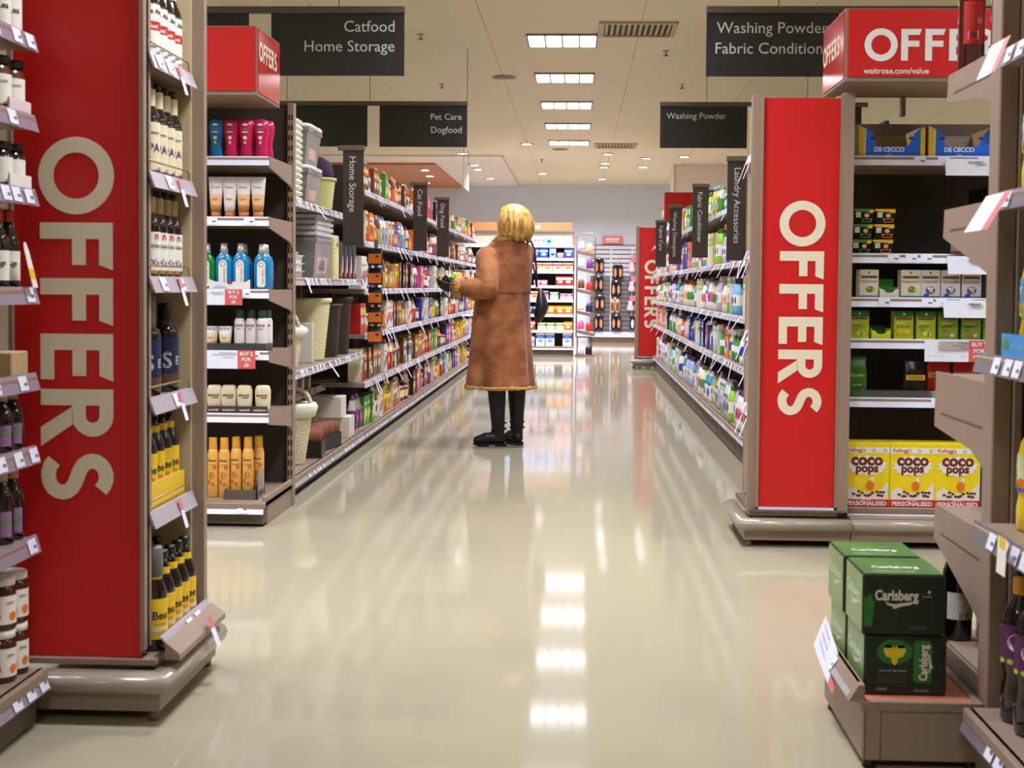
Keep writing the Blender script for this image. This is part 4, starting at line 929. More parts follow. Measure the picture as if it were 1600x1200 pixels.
for i, (x, k, d) in enumerate(((1339,'tea_mint','white peppermint tea box left of the open green tray'),(1403,'tea_mint','white peppermint tea box right of the open green tray'),(1433,'tea_cam','pale camomile tea box, leftmost of three'),(1464,'tea_cam','pale camomile tea box, middle of three'),(1496,'tea_cam','pale camomile tea box, right of three'))):
    place(k, (X62(x)-0.002, 6.265, 1.0578), 0, d, 'tea box', 'herbal tea boxes on the upper tea shelf')
for i, (x, k, d) in enumerate(((1325,'tea_pure','lime pure green tea box, leftmost beside the red panel'),(1393,'tea_lemon','lime lemon green tea box right of the empty tray'),(1427,'tea_pure','lime pure green tea box right of the lemon one'),(1461,'tea_jas','olive jasmine green tea box, leftmost of three'),(1496,'tea_jas','olive jasmine green tea box, middle of three'),(1529,'tea_jas','olive jasmine green tea box at the right end'))):
    place(k, (X62(x), 6.265, 0.8778), 0, d, 'tea box', 'green tea boxes on the lower tea shelf')
def open_tray(label, x, z, front, inner, back, hb):
    q = MB().box(0,0.083,0,0.2,0,0.003,front).box(0,0.002,0,0.2,0.003,0.05,front).box(0.081,0.083,0,0.2,0.003,0.05,front).box(0.002,0.081,0.10,0.102,0.003,hb,inner)
    q.prism([(0,0),(0.083,0),(0.083,0.042),(0.068,0.04),(0.055,0.026),(0.028,0.026),(0.015,0.04),(0,0.042)], 'y', -0.002, 0.0, front)
    tag(q.build('display_tray', loc=(x, 6.262, z)), label, 'tray')
open_tray('emptied green and white tea tray on the upper tea shelf', X62(1369)+0.001, 1.0575, teaw, M('bright green card',(72,168,60),0.5), None, 0.085)
open_tray('emptied lime and dark green tea tray on the lower tea shelf', X62(1358), 0.8775, M('yellow green'), grn2, None, 0.06)
tag(MB().rbox(0,0.07,0,0.09,0,0.11,M('dark teal carton',(20,56,58),0.35),0.003).build('tea_box', loc=(X62(1528), 6.28, 1.0578)), 'dark teal carton at the right end of the upper tea shelf', 'tea box')
def pouch(body, bandc, txt, tm, w_=0.085, h_=0.18, d_=0.05, nm='coffee_pouch', clip=None):
    def mk():
        q = MB().loft([ring(0,0,z,a,b,20,5) for a,b,z in ((w_/2-0.004,d_/2,0),(w_/2,d_/2,0.006),(w_/2,d_/2,h_*0.6),(w_/2-0.004,d_/2*0.8,h_*0.8),(w_/2-0.002,0.004,h_*0.97),(w_/2-0.002,0.003,h_))], body)
        if bandc: q.box(-w_/2+0.004,w_/2-0.004,-d_/2-0.0012,-d_/2,h_*0.48,h_*0.62,bandc)
        q.text(txt,0.018,tm,(0,-d_/2-0.002,h_*0.51),align='C',width=w_*0.7); q.text('ground',0.012,tm,(0,-d_/2-0.002,h_*0.3),align='C')
        return q.build(nm)
    return mk
PROTO['pouch_green'] = pouch(M('green foil',(60,120,40),0.25,noise=0.1),None,'COLUMBIA',whl)
PROTO['pouch_black'] = pouch(M('black foil',(32,24,22),0.25,noise=0.1),M('gold band',(224,170,40),0.4),'TAYLORS',inkm,0.09,0.165)
PROTO['pouch_red'] = pouch(M('red foil',(176,30,26),0.2,noise=0.15),M('peach foil',(214,140,96),0.25),'coffee',inkm,0.105,0.185)
place('pouch_green', (X62(1339), 6.30, 0.6228), 0, 'green coffee pouch, leftmost on the shelf above the cereal', 'pouch', 'coffee pouches')
place('pouch_black', (X62(1428), 6.30, 0.6228), 0, 'black coffee pouch with gold band in the middle of its shelf', 'pouch', 'coffee pouches')
place('pouch_red', (X62(1467), 6.33, 0.6228), 0, 'red foil coffee pouch just right of the black one', 'pouch', 'coffee pouches')
place('pouch_red', (X62(1507), 6.33, 0.6228), 0, 'red foil coffee pouch, farther right of two', 'pouch', 'coffee pouches')
tag(MB().rbox(0,0.09,0,0.02,0,0.034,M('pale green card',(120,158,112),0.5),0.002).text('organic',0.014,whl,(0.045,-0.001,0.012),align='C').build('shelf_talker', loc=(X62(1449), 6.242, 0.6228)), 'small pale green card in front of the red coffee pouch', 'card')
tag(MB().box(0,0.34,0,0.003,0,0.036,M('clear guard',(210,214,216),0.08,trans=0.9,noise=0)).build('shelf_guard', loc=(X62(1328), 6.236, 0.6228)), 'clear plastic guard strip along the coffee shelf', 'shelf guard')
cy = M('cereal yellow',(246,218,20),0.35,noise=0.03); cbrown = M('chocolate print',(112,38,24),0.45,noise=0.05); cred = M('cereal red',(204,30,32),0.4,noise=0.03)
def blob(q, cx, cz, pts, m, y): q.add([(cx+a, y, cz+b) for a, b in pts], [tuple(range(len(pts)))], m)
def cereal(front=True):
    w_, h_, d_ = 0.193, 0.277, 0.06
    q = MB().rbox(0,w_,0,d_,0,h_,cy,0.0015)
    f = -0.0008
    q.box(0.001,w_-0.001,f,0,h_*0.84,h_*0.925,whitem); q.text("Kellogg's",0.022,cred,(0.012,f-0.0006,h_*0.862),bold=0.015)
    for x in (0.125,0.173): blob(q,x,h_*0.882,[(0.0075*math.cos(k*PI/5),0.0075*math.sin(k*PI/5)) for k in range(10)],teal,f-0.0006); blob(q,x,h_*0.882,[(0.005*math.cos(k*PI/5),0.005*math.sin(k*PI/5)) for k in range(10)],whitem,f-0.001)
    sp = []
    for k in range(28):
        a = 2*PI*k/28; r = 1.0 + (0.14 if k % 2 else -0.05); sp.append((0.078*r*math.cos(a), 0.040*r*math.sin(a)))
    blob(q, w_*0.5, h_*0.645, sp, whitem, f-0.0004)
    for s, zz, sz, ww in (('coco',0.655,0.068,0.138),('pops',0.545,0.05,0.098)): q.text(s,sz,cbrown,(w_*0.5,f-0.001,h_*zz),align='C',bold=0.05,width=ww/1.0) if False else q.text(s,sz,cbrown,(w_*0.5,f-0.001,h_*zz),align='C',bold=0.045)
    milk = [(-0.09,-0.03),(0.09,-0.03),(0.092,0.055),(0.06,0.02),(0.02,0.004),(-0.03,0.012),(-0.06,0.03),(-0.092,0.012)]
    blob(q, w_*0.5, h_*0.2, milk, whl, f-0.0004)
    r3 = random.Random(4)
    for k in range(16): x, z = r3.uniform(-0.07,0.08), r3.uniform(-0.01,0.012); blob(q, w_*0.52+x, h_*0.2+z, [(0.008*math.cos(j*PI/4),0.006*math.sin(j*PI/4)) for j in range(8)], cbrown, f-0.0008-0.00001*k)
    blob(q, w_*0.57, h_*0.33, [(0.018*math.cos(k*PI/5),0.022*math.sin(k*PI/5)) for k in range(10)], orange, f-0.0007); blob(q, w_*0.62, h_*0.43, [(0.008*math.cos(k*PI/5),0.011*math.sin(k*PI/5)) for k in range(10)], whl, f-0.0007)
    q.box(0.001,w_-0.001,f-0.0006,0,0.0015,h_*0.115,cred); q.text('PERSONALISED',0.026,whitem,(w_*0.5,f-0.0016,0.006),align='C',bold=0.03,width=0.172); q.text('get your',0.012,whitem,(w_*0.5,f-0.0016,h_*0.095),align='C')
    return q.build('cereal_box')
PROTO['cereal'] = cereal
for i, x in enumerate((1319.5, 1389.5, 1458.5)):
    place('cereal', (X62(x, 6.19), 6.185, 0.1578), 0, 'yellow coco pops cereal box in the front row, %s from the left' % ORD[i], 'cereal box', 'yellow cereal boxes')
    place('cereal', (X62(x, 6.19)+0.004, 6.27, 0.1578), 0, 'yellow coco pops cereal box in the back row behind the %s front one' % ORD[i], 'cereal box', 'yellow cereal boxes')
cb = M('cereal blue',(46,84,176),0.35,noise=0.05)
q = MB().rbox(0,0.193,0,0.06,0,0.277,cb,0.0015).box(0.001,0.192,-0.001,0,0.205,0.24,whitem).box(0.008,0.12,-0.001,0,0.243,0.272,M('amber print')).text('NEW',0.034,inkm,(0.02,-0.0016,0.246),bold=0.04).text("Kellogg's",0.022,cred,(0.012,-0.0016,0.213),bold=0.015)
blob(q,0.09,0.125,[(0.06*math.cos(k*PI/8),0.05*math.sin(k*PI/8)) for k in range(16)],whl,-0.001); blob(q,0.05,0.05,[(0.034*math.cos(k*PI/8),0.022*math.sin(k*PI/8)) for k in range(16)],M('pale yellow print',(236,220,150),0.5),-0.0012)
tag(q.build('cereal_box', loc=(X62(1529.5, 6.19), 6.185, 0.1578)), 'blue cereal box at the right of the yellow ones, half hidden by the near post', 'cereal box')
Yc = 6.215
promo('blank white card under the right pasta carton', (X62(1464,Yc), Yc, 1.588), 0.19, 0.072, 1.0, (), ((0.10,0.058,0.06),(0.13,0.048,0.045)), 0.3, slant=0.003)
promo('white card with pink end on the rail under the noodle boxes', (X62(1470,Yc), Yc, 1.165), 0.235, 0.078, 0.80, ('',), ((0.09,0.06,0.06),(0.10,0.05,0.05)), 0.5, cut=0.035, slant=0.004)
promo('white and pink card reading BUY 2 FOR £2 under the camomile tea', (X62(1465,Yc), Yc, 0.978), 0.262, 0.075, 0.70, ('BUY 2','FOR','£2'), ((0.11,0.06,0.05),(0.12,0.05,0.05)), 0.5, slant=0.005)
pc = promo('white and pink card reading BUY 2 FOR £2.50 under the green tea', (X62(1438,Yc), Yc-0.008, 0.788), 0.278, 0.092, 0.675, ('BUY 2','FOR','£2.50'), (), 0.2)
q = MB().box(0.06,0.186,-0.0062,-0.0048,0.05,0.088,M('grey price panel',(190,174,170),0.5)).text('Twinings',0.011,inkm,(0.182,-0.0068,0.078),align='R').text('20 Green Tea',0.011,inkm,(0.182,-0.0068,0.066),align='R').text('Boxes',0.011,inkm,(0.182,-0.0068,0.055),align='R').text('BUY ANY TWO',0.010,M('pale grey print'),(0.015,-0.0068,0.02)).text('£1.59',0.011,M('pale grey print'),(0.15,-0.0068,0.02))
q.build('price_panel', pc)
promo('blank white card below the coffee shelf', (X62(1463,Yc), Yc, 0.53), 0.23, 0.088, 0.9, ('',), ((0.13,0.07,0.02),), 0.5, cut=0.045, slant=0.005)
# items left in the narrow bay of the right red stack
tag(MB().rbox(-0.05,0.05,-0.04,0.04,0,0.10,blk,0.003).box(-0.0512,-0.05,-0.03,0.03,0.02,0.07,M('gold band')).build('black_box', loc=(0.86, 6.32, 0.1535)), 'small black box with gold edge at the bottom of the right red stack', 'box')
tag(MB().lathe([(0.03,0),(0.034,0.01),(0.034,0.15),(0.028,0.16)], whl, 14).lathe([(0.026,0.16),(0.026,0.19)], blackm, 14).build('white_bottle', loc=(0.845, 6.215, 0.1535)), 'white bottle with dark cap at the bottom of the right red stack', 'bottle')
# ------------------------------------------------------------------ home storage goods, bays one and two of the left aisle
FX = -1.475          # where fronts stand on the left aisle shelves
ivory = M('ivory rattan plastic', (226, 214, 166), 0.55, noise=0.10, scale=60, bump=0.6); creamp = M('cream plastic', (232,232,206),0.45,noise=0.04)
wicker = M('pale wicker', (224, 208, 172), 0.7, noise=0.2, scale=70, bump=0.8); brownr = M('dark brown plastic', (52,38,30),0.5,noise=0.1)
clearb = M('clear storage plastic', (232,232,234), 0.15, trans=0.7, noise=0.03); clearw = M('milky clear plastic', (236,234,236), 0.25, trans=0.25, noise=0.02)
PROTO['lid'] = lambda: MB().loft([ring(0,0,z,a,b,24,4) for a,b,z in ((0.13,0.13,0),(0.15,0.15,0.008),(0.155,0.155,0.018),(0.15,0.15,0.026),(0.132,0.132,0.030))], creamp).build('plastic_lid')
for k in range(14): place('lid', (-1.632, 7.50, 1.5305+0.0315*k), 0, 'cream plastic lid in the tall ribbed stack, %s from the bottom' % ORD[k], 'lid', 'stack of cream plastic lids')
def clear_box(w_, d_, h_, mat, lid=None, nm='storage_box', lab=None):
    """thin walled tapered box, front face +x, opening up"""
    t = 0.0025; k = 0.86; q = MB()
    def r(s, z, e=0): return [(x*(w_/2*s-e), y*(d_/2*s-e), z) for x, y in ((-1,-1),(1,-1),(1,1),(-1,1))]
    o = q.loft([r(k,0), r(1,h_-0.022), r(1.05,h_-0.02), r(1.05,h_), r(1.035,h_,t), r(1,h_-0.02,t), r(k,t,t)], mat, True, True, sm=False).build(nm)
    if lid: MB().loft([ring(0,0,z,a,b,24,8) for a,b,z in ((w_*0.54,d_*0.54,h_+0.0005),(w_*0.56,d_*0.56,h_+0.012),(w_*0.53,d_*0.53,h_+0.022))], lid).box(w_*0.53,w_*0.60,-0.06,0.06,h_-0.005,h_+0.012,lid).build('lid', o)
    if lab:
        q = MB()
        for a,b,z0,z1,m in lab:
            f = lambda z: w_/2*(k+(1-k)*z/h_)+0.0012
            q.add([(f(z0),a,z0),(f(z0),b,z0),(f(z1),b,z1),(f(z1),a,z1)],[(0,1,2,3)],m)
        q.build('label', o)
    return o
pinkl = M('dusty pink label',(214,170,150),0.5); lil = M('lilac label',(190,176,206),0.5)
PROTO['box_lidded'] = lambda: clear_box(0.30, 0.40, 0.205, clearb, whitem, lab=[(-0.10,0.10,0.04,0.16,pinkl),(-0.05,0.05,0.10,0.15,whl)])
for k in range(2): place('box_lidded', (-1.65, 8.02, 1.5305+0.2285*k), 0, 'clear storage box with white lid, %s of two on the top home storage shelf' % ('lower','upper')[k], 'storage box', 'lidded clear storage boxes')
def basket(name, r0, r1, h_, mat, handle=False, ribs=0, pw=2.4, lin_=None):
    pr = [(r0,0),(r0+(r1-r0)*0.5,h_*0.5),(r1,h_*0.92),(r1+0.012,h_*0.93),(r1+0.012,h_),(r1-0.004,h_),(r1-0.008,h_*0.93),(r0,0.01)]
    q = MB()
    if ribs:
        pr2 = []
        for k in range(ribs*2+1):
            z = h_*0.92*k/(ribs*2); pr2.append((r0+(r1-r0)*z/(h_*0.92)+(0.004 if k % 2 else 0), z))
        pr = pr2 + pr[3:]
    q.loft([ring(0,0,z,r,r*0.85,28,pw) for r,z in pr], mat)
    o = q.build(name)
    if lin_: MB().loft([ring(0,0,z,r,r*0.85,28,pw) for r,z in ((r1*0.9,h_*0.78),(r1+0.014,h_*0.80),(r1+0.03,h_*0.97),(r1+0.016,h_+0.012),(r1-0.01,h_+0.004))], lin_, False, False).build('fabric_lining', o)
    if handle: MB().tube([(r1*math.cos(a)*0.9, 0, h_*0.98+r1*0.95*math.sin(a)) for a in [PI*i/14 for i in range(15)]], 0.012, mat, 8).build('handle', o)
    return o
PROTO['green_basket'] = lambda: basket('storage_basket', 0.12, 0.14, 0.21, M('pale lime plastic',(206,208,134),0.5,noise=0.08,scale=50), ribs=8)
place('green_basket', (-1.63, 8.62, 1.5305), 0, 'pale lime storage basket behind the Home Storage sign', 'basket')
tag(MB().loft([ring(0,0,z,a,b,24,2.4) for a,b,z in ((0.13,0.11,0),(0.135,0.115,0.02),(0.12,0.10,0.09),(0.07,0.06,0.125))], M('purple felt',(56,18,58),0.8,noise=0.1)).build('purple_bowl', loc=(-1.63, 8.62, 1.742)), 'dark purple upturned bowl on the pale lime basket', 'bowl')
tag(MB().rbox(-0.16,0.16,-0.16,0.16,0,0.34,brownr,0.006).build('storage_carton', loc=(-1.64, 9.30, 1.5305)), 'tall dark brown carton on top shelf behind the Home Storage sign', 'carton')
# second shelf
PROTO['box_nest'] = lambda: clear_box(0.31, 0.52, 0.235, clearb, lab=[(-0.16,0.16,0.03,0.17,pinkl),(-0.10,0.10,0.05,0.11,lil),(-0.04,0.04,0.11,0.16,whl)])
place('box_nest', (-1.64, 8.25, 1.1275), 0, 'large clear storage box with pink label under a stack of clear lids', 'storage box')
PROTO['box_rim'] = lambda: MB().loft([[(x*a, y*a*1.65, z) for x, y in ((-0.155,-0.155),(0.155,-0.155),(0.155,0.155),(-0.155,0.155))] for a, z in ((0.97,0),(0.99,0.010),(1.05,0.012),(1.05,0.031),(1.03,0.0325))], clearw, sm=False).build('storage_tray')
for k in range(4): place('box_rim', (-1.64, 8.25, 1.363+0.033*k), 0, 'clear rimmed tray stacked on the large clear box, %s from the bottom' % ORD[k], 'tray', 'stacked clear trays')
PROTO['box_small'] = lambda: clear_box(0.22, 0.26, 0.12, clearw)
for k in range(2): place('box_small', (-1.68, 7.74, 1.1275+0.03*k), 0, 'milky clear small box left of the nested stack, %s of two' % ('lower','upper')[k], 'storage box', 'small milky boxes')
PROTO['crate'] = lambda: basket('white_container', 0.085, 0.09, 0.04, whitem, pw=6)
for k in range(3): place('crate', (-1.56, 7.48, 1.1275+0.0405*k), 0, 'small white container by the slotted post, %s of its stack of three' % ('bottom','middle','top')[k], 'container', 'small white containers')
q = MB().rbox(-0.14,0.14,-0.10,0.10,0,0.27,M('pale yellow crate',(224,214,150),0.5,noise=0.05),0.006)
for k in range(9): q.box(0.139,0.1415,-0.085,-0.06,0.03+0.025*k,0.04+0.025*k,kraft)
q.box(0.139,0.1416,0.02,0.05,0.20,0.23,inkm)
tag(q.build('storage_crate', loc=(-1.63, 8.70, 1.1275)), 'pale yellow upright crate right of the nested clear boxes', 'crate')
navb = M('navy pet pack',(26,28,46),0.4,noise=0.1)
PROTO['litter'] = lambda: MB().rbox(-0.09,0.09,-0.075,0.075,0,0.23,navb,0.008).add([(0.0905,-0.05,0.02),(0.0905,0.01,0.02),(0.0905,-0.02,0.10)],[(0,1,2)],orange).add([(0.0906,0.02,0.04),(0.0906,0.06,0.05),(0.0906,0.05,0.16),(0.0906,0.03,0.14)],[(0,1,2,3)],whl).build('litter_pack')
for k in range(4): place('litter', (-1.58, 8.90+0.17*k, 1.1275), 0, 'navy litter pack with orange triangle on the second storage shelf, %s along' % ORD[k], 'pack', 'navy litter packs')
# third shelf
PROTO['wicker'] = lambda: basket('wicker_basket', 0.09, 0.122, 0.21, wicker, True, 10, 2.6, creamp)
place('wicker', (-1.60, 7.56, 0.6455), 0.6, 'pale wicker basket with lining and handle, in front on the third storage shelf', 'basket', 'pale wicker baskets')
place('wicker', (-1.68, 7.88, 0.6455), 0.9, 'pale wicker basket with lining and handle, behind the front one', 'basket', 'pale wicker baskets')
tag(MB().rbox(-0.03,0.03,-0.006,0.006,0,0.06,M('bright green tag',(96,196,60),0.5),0.002).box(-0.025,0.025,-0.0065,0.0065,-0.03,0.0,orange).build('swing_tag', loc=(-1.60, 7.48, 0.78)), 'bright green and orange swing tag on the front wicker basket', 'tag')
tag(MB().rbox(-0.10,0.10,-0.02,0.02,0,0.23,M('grey white panel',(206,202,194),0.5),0.004).build('flat_box', loc=(-1.62, 8.10, 0.6455)), 'grey white flat box between the wicker basket and the ivory bins', 'box')
PROTO['ivory_bin'] = lambda: basket('laundry_bin', 0.13, 0.165, 0.37, ivory, False, 16, 2.6)
place('ivory_bin', (-1.645, 8.40, 0.6455), 0, 'tall ivory woven laundry bin on the third storage shelf', 'laundry bin')
PROTO['brown_bin'] = lambda: basket('laundry_bin', 0.12, 0.14, 0.33, brownr, False, 14, 2.6)
place('brown_bin', (-1.63, 8.84, 0.6455), 0, 'dark brown woven laundry bin, nearer of two on the third shelf', 'laundry bin', 'dark brown laundry bins')
place('brown_bin', (-1.62, 9.20, 0.6455), 0, 'dark brown woven laundry bin, farther of two on the third shelf', 'laundry bin', 'dark brown laundry bins', (1,1,1.12))
# recessed fourth shelf
dgr = M('dark green carton',(26,44,32),0.5,noise=0.1)
PROTO['cat_pack'] = lambda: MB().rbox(-0.07,0.07,-0.10,0.10,0,0.17,dgr,0.006).add([(0.0706,0.01,0.004),(0.0706,0.09,0.004),(0.0706,0.095,0.15),(0.0706,0.07,0.10),(0.0706,0.055,0.155),(0.0706,0.05,0.08),(0.0706,0.02,0.06)],[tuple(range(7))],M('cat print',(216,204,176),0.5)).build('litter_carton')
for k in range(6): place('cat_pack', (-1.80, 7.95+0.22*k, 0.4205), 0, 'dark green litter carton with pale cat shape, recessed fourth shelf, %s along' % ORD[k], 'carton', 'dark green litter cartons')
# base
PROTO['cone_basket'] = lambda: basket('wicker_hamper', 0.055, 0.10, 0.33, wicker, True, 16, 2.3, creamp)
place('cone_basket', (-1.555, 7.74, 0.1055), 0.4, 'white tapered wicker hamper with handle on the floor shelf by the slotted post', 'basket')
logm = M('log bark orange',(122,62,30),0.7,noise=0.25,scale=30)
def log_tray():
    o = MB().box(-0.13,0.13,-0.16,0.16,0,0.09,blackm).build('log_tray'); q = MB()
    for k in range(3): q.tube([(-0.10,-0.10+0.10*k,0.115),(0.125,-0.10+0.10*k,0.115)],0.045,logm,10)
    q.build('logs', o) if False else q.build('log_bundle', o); return o
PROTO['log_tray'] = log_tray
place('log_tray', (-1.60, 8.16, 0.1055), 0.1, 'black tray of brown fire logs at the bottom, nearer one', 'log tray', 'black log trays')
place('log_tray', (-1.60, 8.52, 0.1055), -0.15, 'black tray of brown fire logs at the bottom, farther one', 'log tray', 'black log trays')
wbx = M('white cardboard',(214,206,190),0.6,noise=0.03)
PROTO['white_carton'] = lambda: MB().rbox(-0.11,0.11,-0.10,0.10,0,0.135,wbx,0.003).box(-0.004,0.004,-0.1005,0.1005,0.134,0.1356,kraft).build('cardboard_box')
for i, (x, y, z, d) in enumerate(((-1.72,8.98,0.1055,'rear lower'),(-1.58,9.21,0.1055,'front lower'),(-1.62,9.12,0.2415,'upper'))):
    place('white_carton', (x if i != 0 else -1.78, y, z), 0, 'plain white cardboard box on the bottom storage shelf, %s of three' % d, 'box', 'plain white cardboard boxes')
tag(MB().rbox(-0.02,0.02,-0.02,0.02,0,0.01,whl,0.002).build('stray_card', loc=(-1.47, 9.0, 0.1055)), 'small white card lying by the white boxes', 'card') if False else None
# orange clip strip
t = thing('clip_strip', 'clear hanging clip strip holding black and orange treat packs', 'clip strip', (-1.375, 9.62, 0.68))
MB().box(-0.014,0.014,-0.002,0.002,0.0,0.72,M('grey clear strip',(140,138,142),0.2,trans=0.3)).box(-0.045,0.0,-0.003,0.003,0.715,0.722,steel).build('strip', t)
def treat():
    q = MB().loft([ring(0,0,z,a,b,16,5) for a,b,z in ((0.047,0.003,0),(0.05,0.016,0.012),(0.05,0.018,0.06),(0.047,0.003,0.115))], blackm)
    q.box(-0.045,0.045,-0.0192,-0.016,0.012,0.078,orange).add([(0.0+0.012*math.cos(k*PI/4)+0.015,-0.02,0.06+0.008*math.sin(k*PI/4)) for k in range(8)],[tuple(range(8))],inkm)
    return q.build('treat_pack')
PROTO['treat'] = treat
for k in range(5): place('treat', (-1.375, 9.585, 0.70+0.132*k), 0.1-0.05*k, 'black and orange treat pack on the clip strip, %s from the bottom' % ORD[k], 'treat pack', 'treat packs on the clip strip')

# ------------------------------------------------------------------ pet food and laundry goods: one mesh per kind and colour
def pk_box(nm, w_, h_, d_, c, c2, c3, stripe=0):
    q = MB().rbox(-w_/2,w_/2,-d_/2,d_/2,0,h_,c,0.002)
    f = -d_/2-0.0006
    if stripe == 0: q.box(-w_/2+0.001,w_/2-0.001,f,-d_/2,h_*0.62,h_*0.86,c2)
    elif stripe == 1: q.add([(-w_/2+0.002,f,h_*0.1),(w_/2-0.002,f,h_*0.35),(w_/2-0.002,f,h_*0.6),(-w_/2+0.002,f,h_*0.4)],[(0,1,2,3)],c2)
    else: q.box(-w_/2+0.001,w_/2-0.001,f,-d_/2,0.002,h_*0.3,c2); q.box(-w_/2+0.001,w_/2-0.001,f,-d_/2,h_*0.8,h_*0.9,c2)
    q.add([(w_*0.3*math.cos(k*PI/6),f-0.0006,h_*0.42+h_*0.14*math.sin(k*PI/6)) for k in range(12)],[tuple(range(12))],c3)
    q.box(-w_*0.34,w_*0.3,f-0.0008,f,h_*0.70,h_*0.77,c3)
    return q.build(nm)
def pk_pouch(nm, w_, h_, d_, c, c2, c3):
    q = MB().loft([ring(0,0,z,a,b,16,4) for a,b,z in ((w_/2-0.006,d_*0.42,0),(w_/2,d_/2,h_*0.12),(w_/2,d_*0.48,h_*0.55),(w_/2-0.004,d_*0.25,h_*0.85),(w_/2-0.002,0.003,h_*0.95),(w_/2-0.002,0.003,h_))], [c,c,c2,c,c])
    q.add([(w_*0.3*math.cos(k*PI/6),-d_/2-0.002,h_*0.32+h_*0.13*math.sin(k*PI/6)) for k in range(12)],[tuple(range(12))],c3)
    q.box(-w_*0.3,w_*0.3,-d_/2-0.002,-d_*0.47,h_*0.56,h_*0.63,c3)
    return q.build(nm)
def pk_tin(nm, r, h_, c, c2, c3):
    q = MB().lathe([(r-0.003,0),(r,0.003),(r,h_*0.25),(r,h_*0.75),(r,h_-0.003),(r-0.003,h_)], [steel,c,c2,c,steel], 16)
    return q.build(nm)
def pk_bottle(nm, w_, d_, h_, c, c2, capc, handle=False):
    q = MB().loft([ring(0,0,z,a,b,18,2.8) for a,b,z in ((w_/2-0.006,d_/2-0.006,0),(w_/2,d_/2,0.008),(w_/2,d_/2,h_*0.25),(w_/2,d_/2,h_*0.55),(w_/2-0.005,d_/2-0.004,h_*0.66),(w_*0.3,d_*0.34,h_*0.8),(w_*0.17,w_*0.17,h_*0.86))], [c,c,c2,c,c,c])
    q.lathe([(w_*0.2,h_*0.855),(w_*0.2,h_*0.97),(w_*0.15,h_)], capc, 14)
    q.add([(w_*0.25*math.cos(k*PI/6),-d_/2-0.0012,h_*0.4+h_*0.1*math.sin(k*PI/6)) for k in range(12)],[tuple(range(12))],capc)
    return q.build(nm)
def pk_spray(nm, w_, h_, c, c2, capc):
    q = MB().loft([ring(0,0,z,a,b,16,2.4) for a,b,z in ((w_/2-0.004,w_*0.3,0),(w_/2,w_*0.34,0.006),(w_/2,w_*0.34,h_*0.3),(w_/2,w_*0.33,h_*0.5),(w_*0.2,w_*0.2,h_*0.7),(w_*0.14,w_*0.14,h_*0.8))], [c,c,c2,c,c])
    q.box(-w_*0.14,w_*0.14,-w_*0.55,w_*0.2,h_*0.86,h_,capc).box(-w_*0.1,w_*0.1,-w_*0.1,w_*0.1,h_*0.79,h_*0.861,capc)
    return q.build(nm)
CN = {'red':(198,40,36),'orange':(232,120,36),'yellow':(238,204,50),'green':(70,150,56),'blue':(40,70,170),'purple':(110,50,130),'pink':(226,96,140),'white':(232,228,220),'brown':(110,66,40),'navy':(28,34,76),'cream':(234,222,184),
      'turquoise':(60,160,180),'black':(28,24,24),'lilac':(190,176,214),'lime':(150,200,50),'skyblue':(120,180,220),'gold':(206,160,60),'peach':(236,176,130)}
def cm(n): return M('pack '+n, CN[n], 0.4, noise=0.05)
PETK = [('box', a, b, c, s) for a, b, c, s in (('red','yellow','white',0),('blue','white','orange',1),('yellow','red','black',2),('purple','lilac','white',0),('white','blue','orange',1),('orange','white','brown',0),('navy','white','skyblue',2),('green','yellow','white',1),('brown','orange','cream',0),('cream','red','brown',2),('pink','white','purple',0),('black','gold','white',1))]
PETP = [('pouch', a, b, c) for a, b, c in (('orange','brown','white'),('white','red','brown'),('yellow','green','orange'),('purple','white','pink'),('red','white','yellow'),('blue','skyblue','white'),('green','white','orange'),('gold','brown','white'),('skyblue','white','orange'),('brown','cream','orange'),('black','orange','white'))]
PETT = [('tin', a, b, c) for a, b, c in (('red','white','red'),('purple','white','white'),('green','cream','white'),('gold','white','red'),('blue','yellow','white'))]
for k, a, b, c, s in PETK: PROTO['pet_box_'+a] = lambda a=a, b=b, c=c, s=s: pk_box('pet_food_box', 0.13, 0.20, 0.09, cm(a), cm(b), cm(c), s)
for k, a, b, c in PETP: PROTO['pet_pouch_'+a] = lambda a=a, b=b, c=c: pk_pouch('pet_food_pouch', 0.13, 0.22, 0.07, cm(a), cm(b), cm(c))
for k, a, b, c in PETT: PROTO['pet_tin_'+a] = lambda a=a, b=b, c=c: pk_tin('pet_food_tin', 0.04, 0.11, cm(a), cm(b), cm(c))
def fill(side, x_front, bay, y0, y1, z, si, gap, kinds, r, where, depth=0.09):
    """a row of goods along one shelf of one bay; runs of the same kind next to each other"""
    y = y0 + 0.02; n = 0; rz = PI/2 if side < 0 else -PI/2
    prev = None
    while True:
        key, wd, hh, nm = kinds[r.randrange(len(kinds))]
        if key == prev: continue
        prev = key; m = r.choice((1, 2, 2, 3)); s = min(1.15, (gap-0.05)/hh)*r.uniform(0.86, 1.0); sw = r.uniform(0.9, 1.1)
        for j in range(m):
            w_ = wd*sw
            if y + w_ > y1 - 0.01: return
            c = key.split('_')[-1]
            off = r.uniform(0.0, 0.03)
            place(key, (x_front + side*(depth/2+0.024+off), y+w_/2, z+0.0006), rz+r.uniform(-0.05, 0.05), '%s %s %s along, %s shelf up, %s bay of the %s aisle' % (c, nm, ORD[min(n, 19)], ORD[si], ORD[bay], where), nm.split()[-1], 'goods on the %s aisle shelves' % where, (sw*0.97, 1, s))
            n += 1; y += w_ + 0.004
PET_KINDS = [('pet_box_'+a, 0.13, 0.20, 'pet food box') for _, a, b, c, s in PETK] + [('pet_pouch_'+a, 0.13, 0.22, 'pet food pouch') for _, a, b, c in PETP] + [('pet_tin_'+a, 0.08, 0.11, 'pet food tin') for _, a, b, c in PETT]
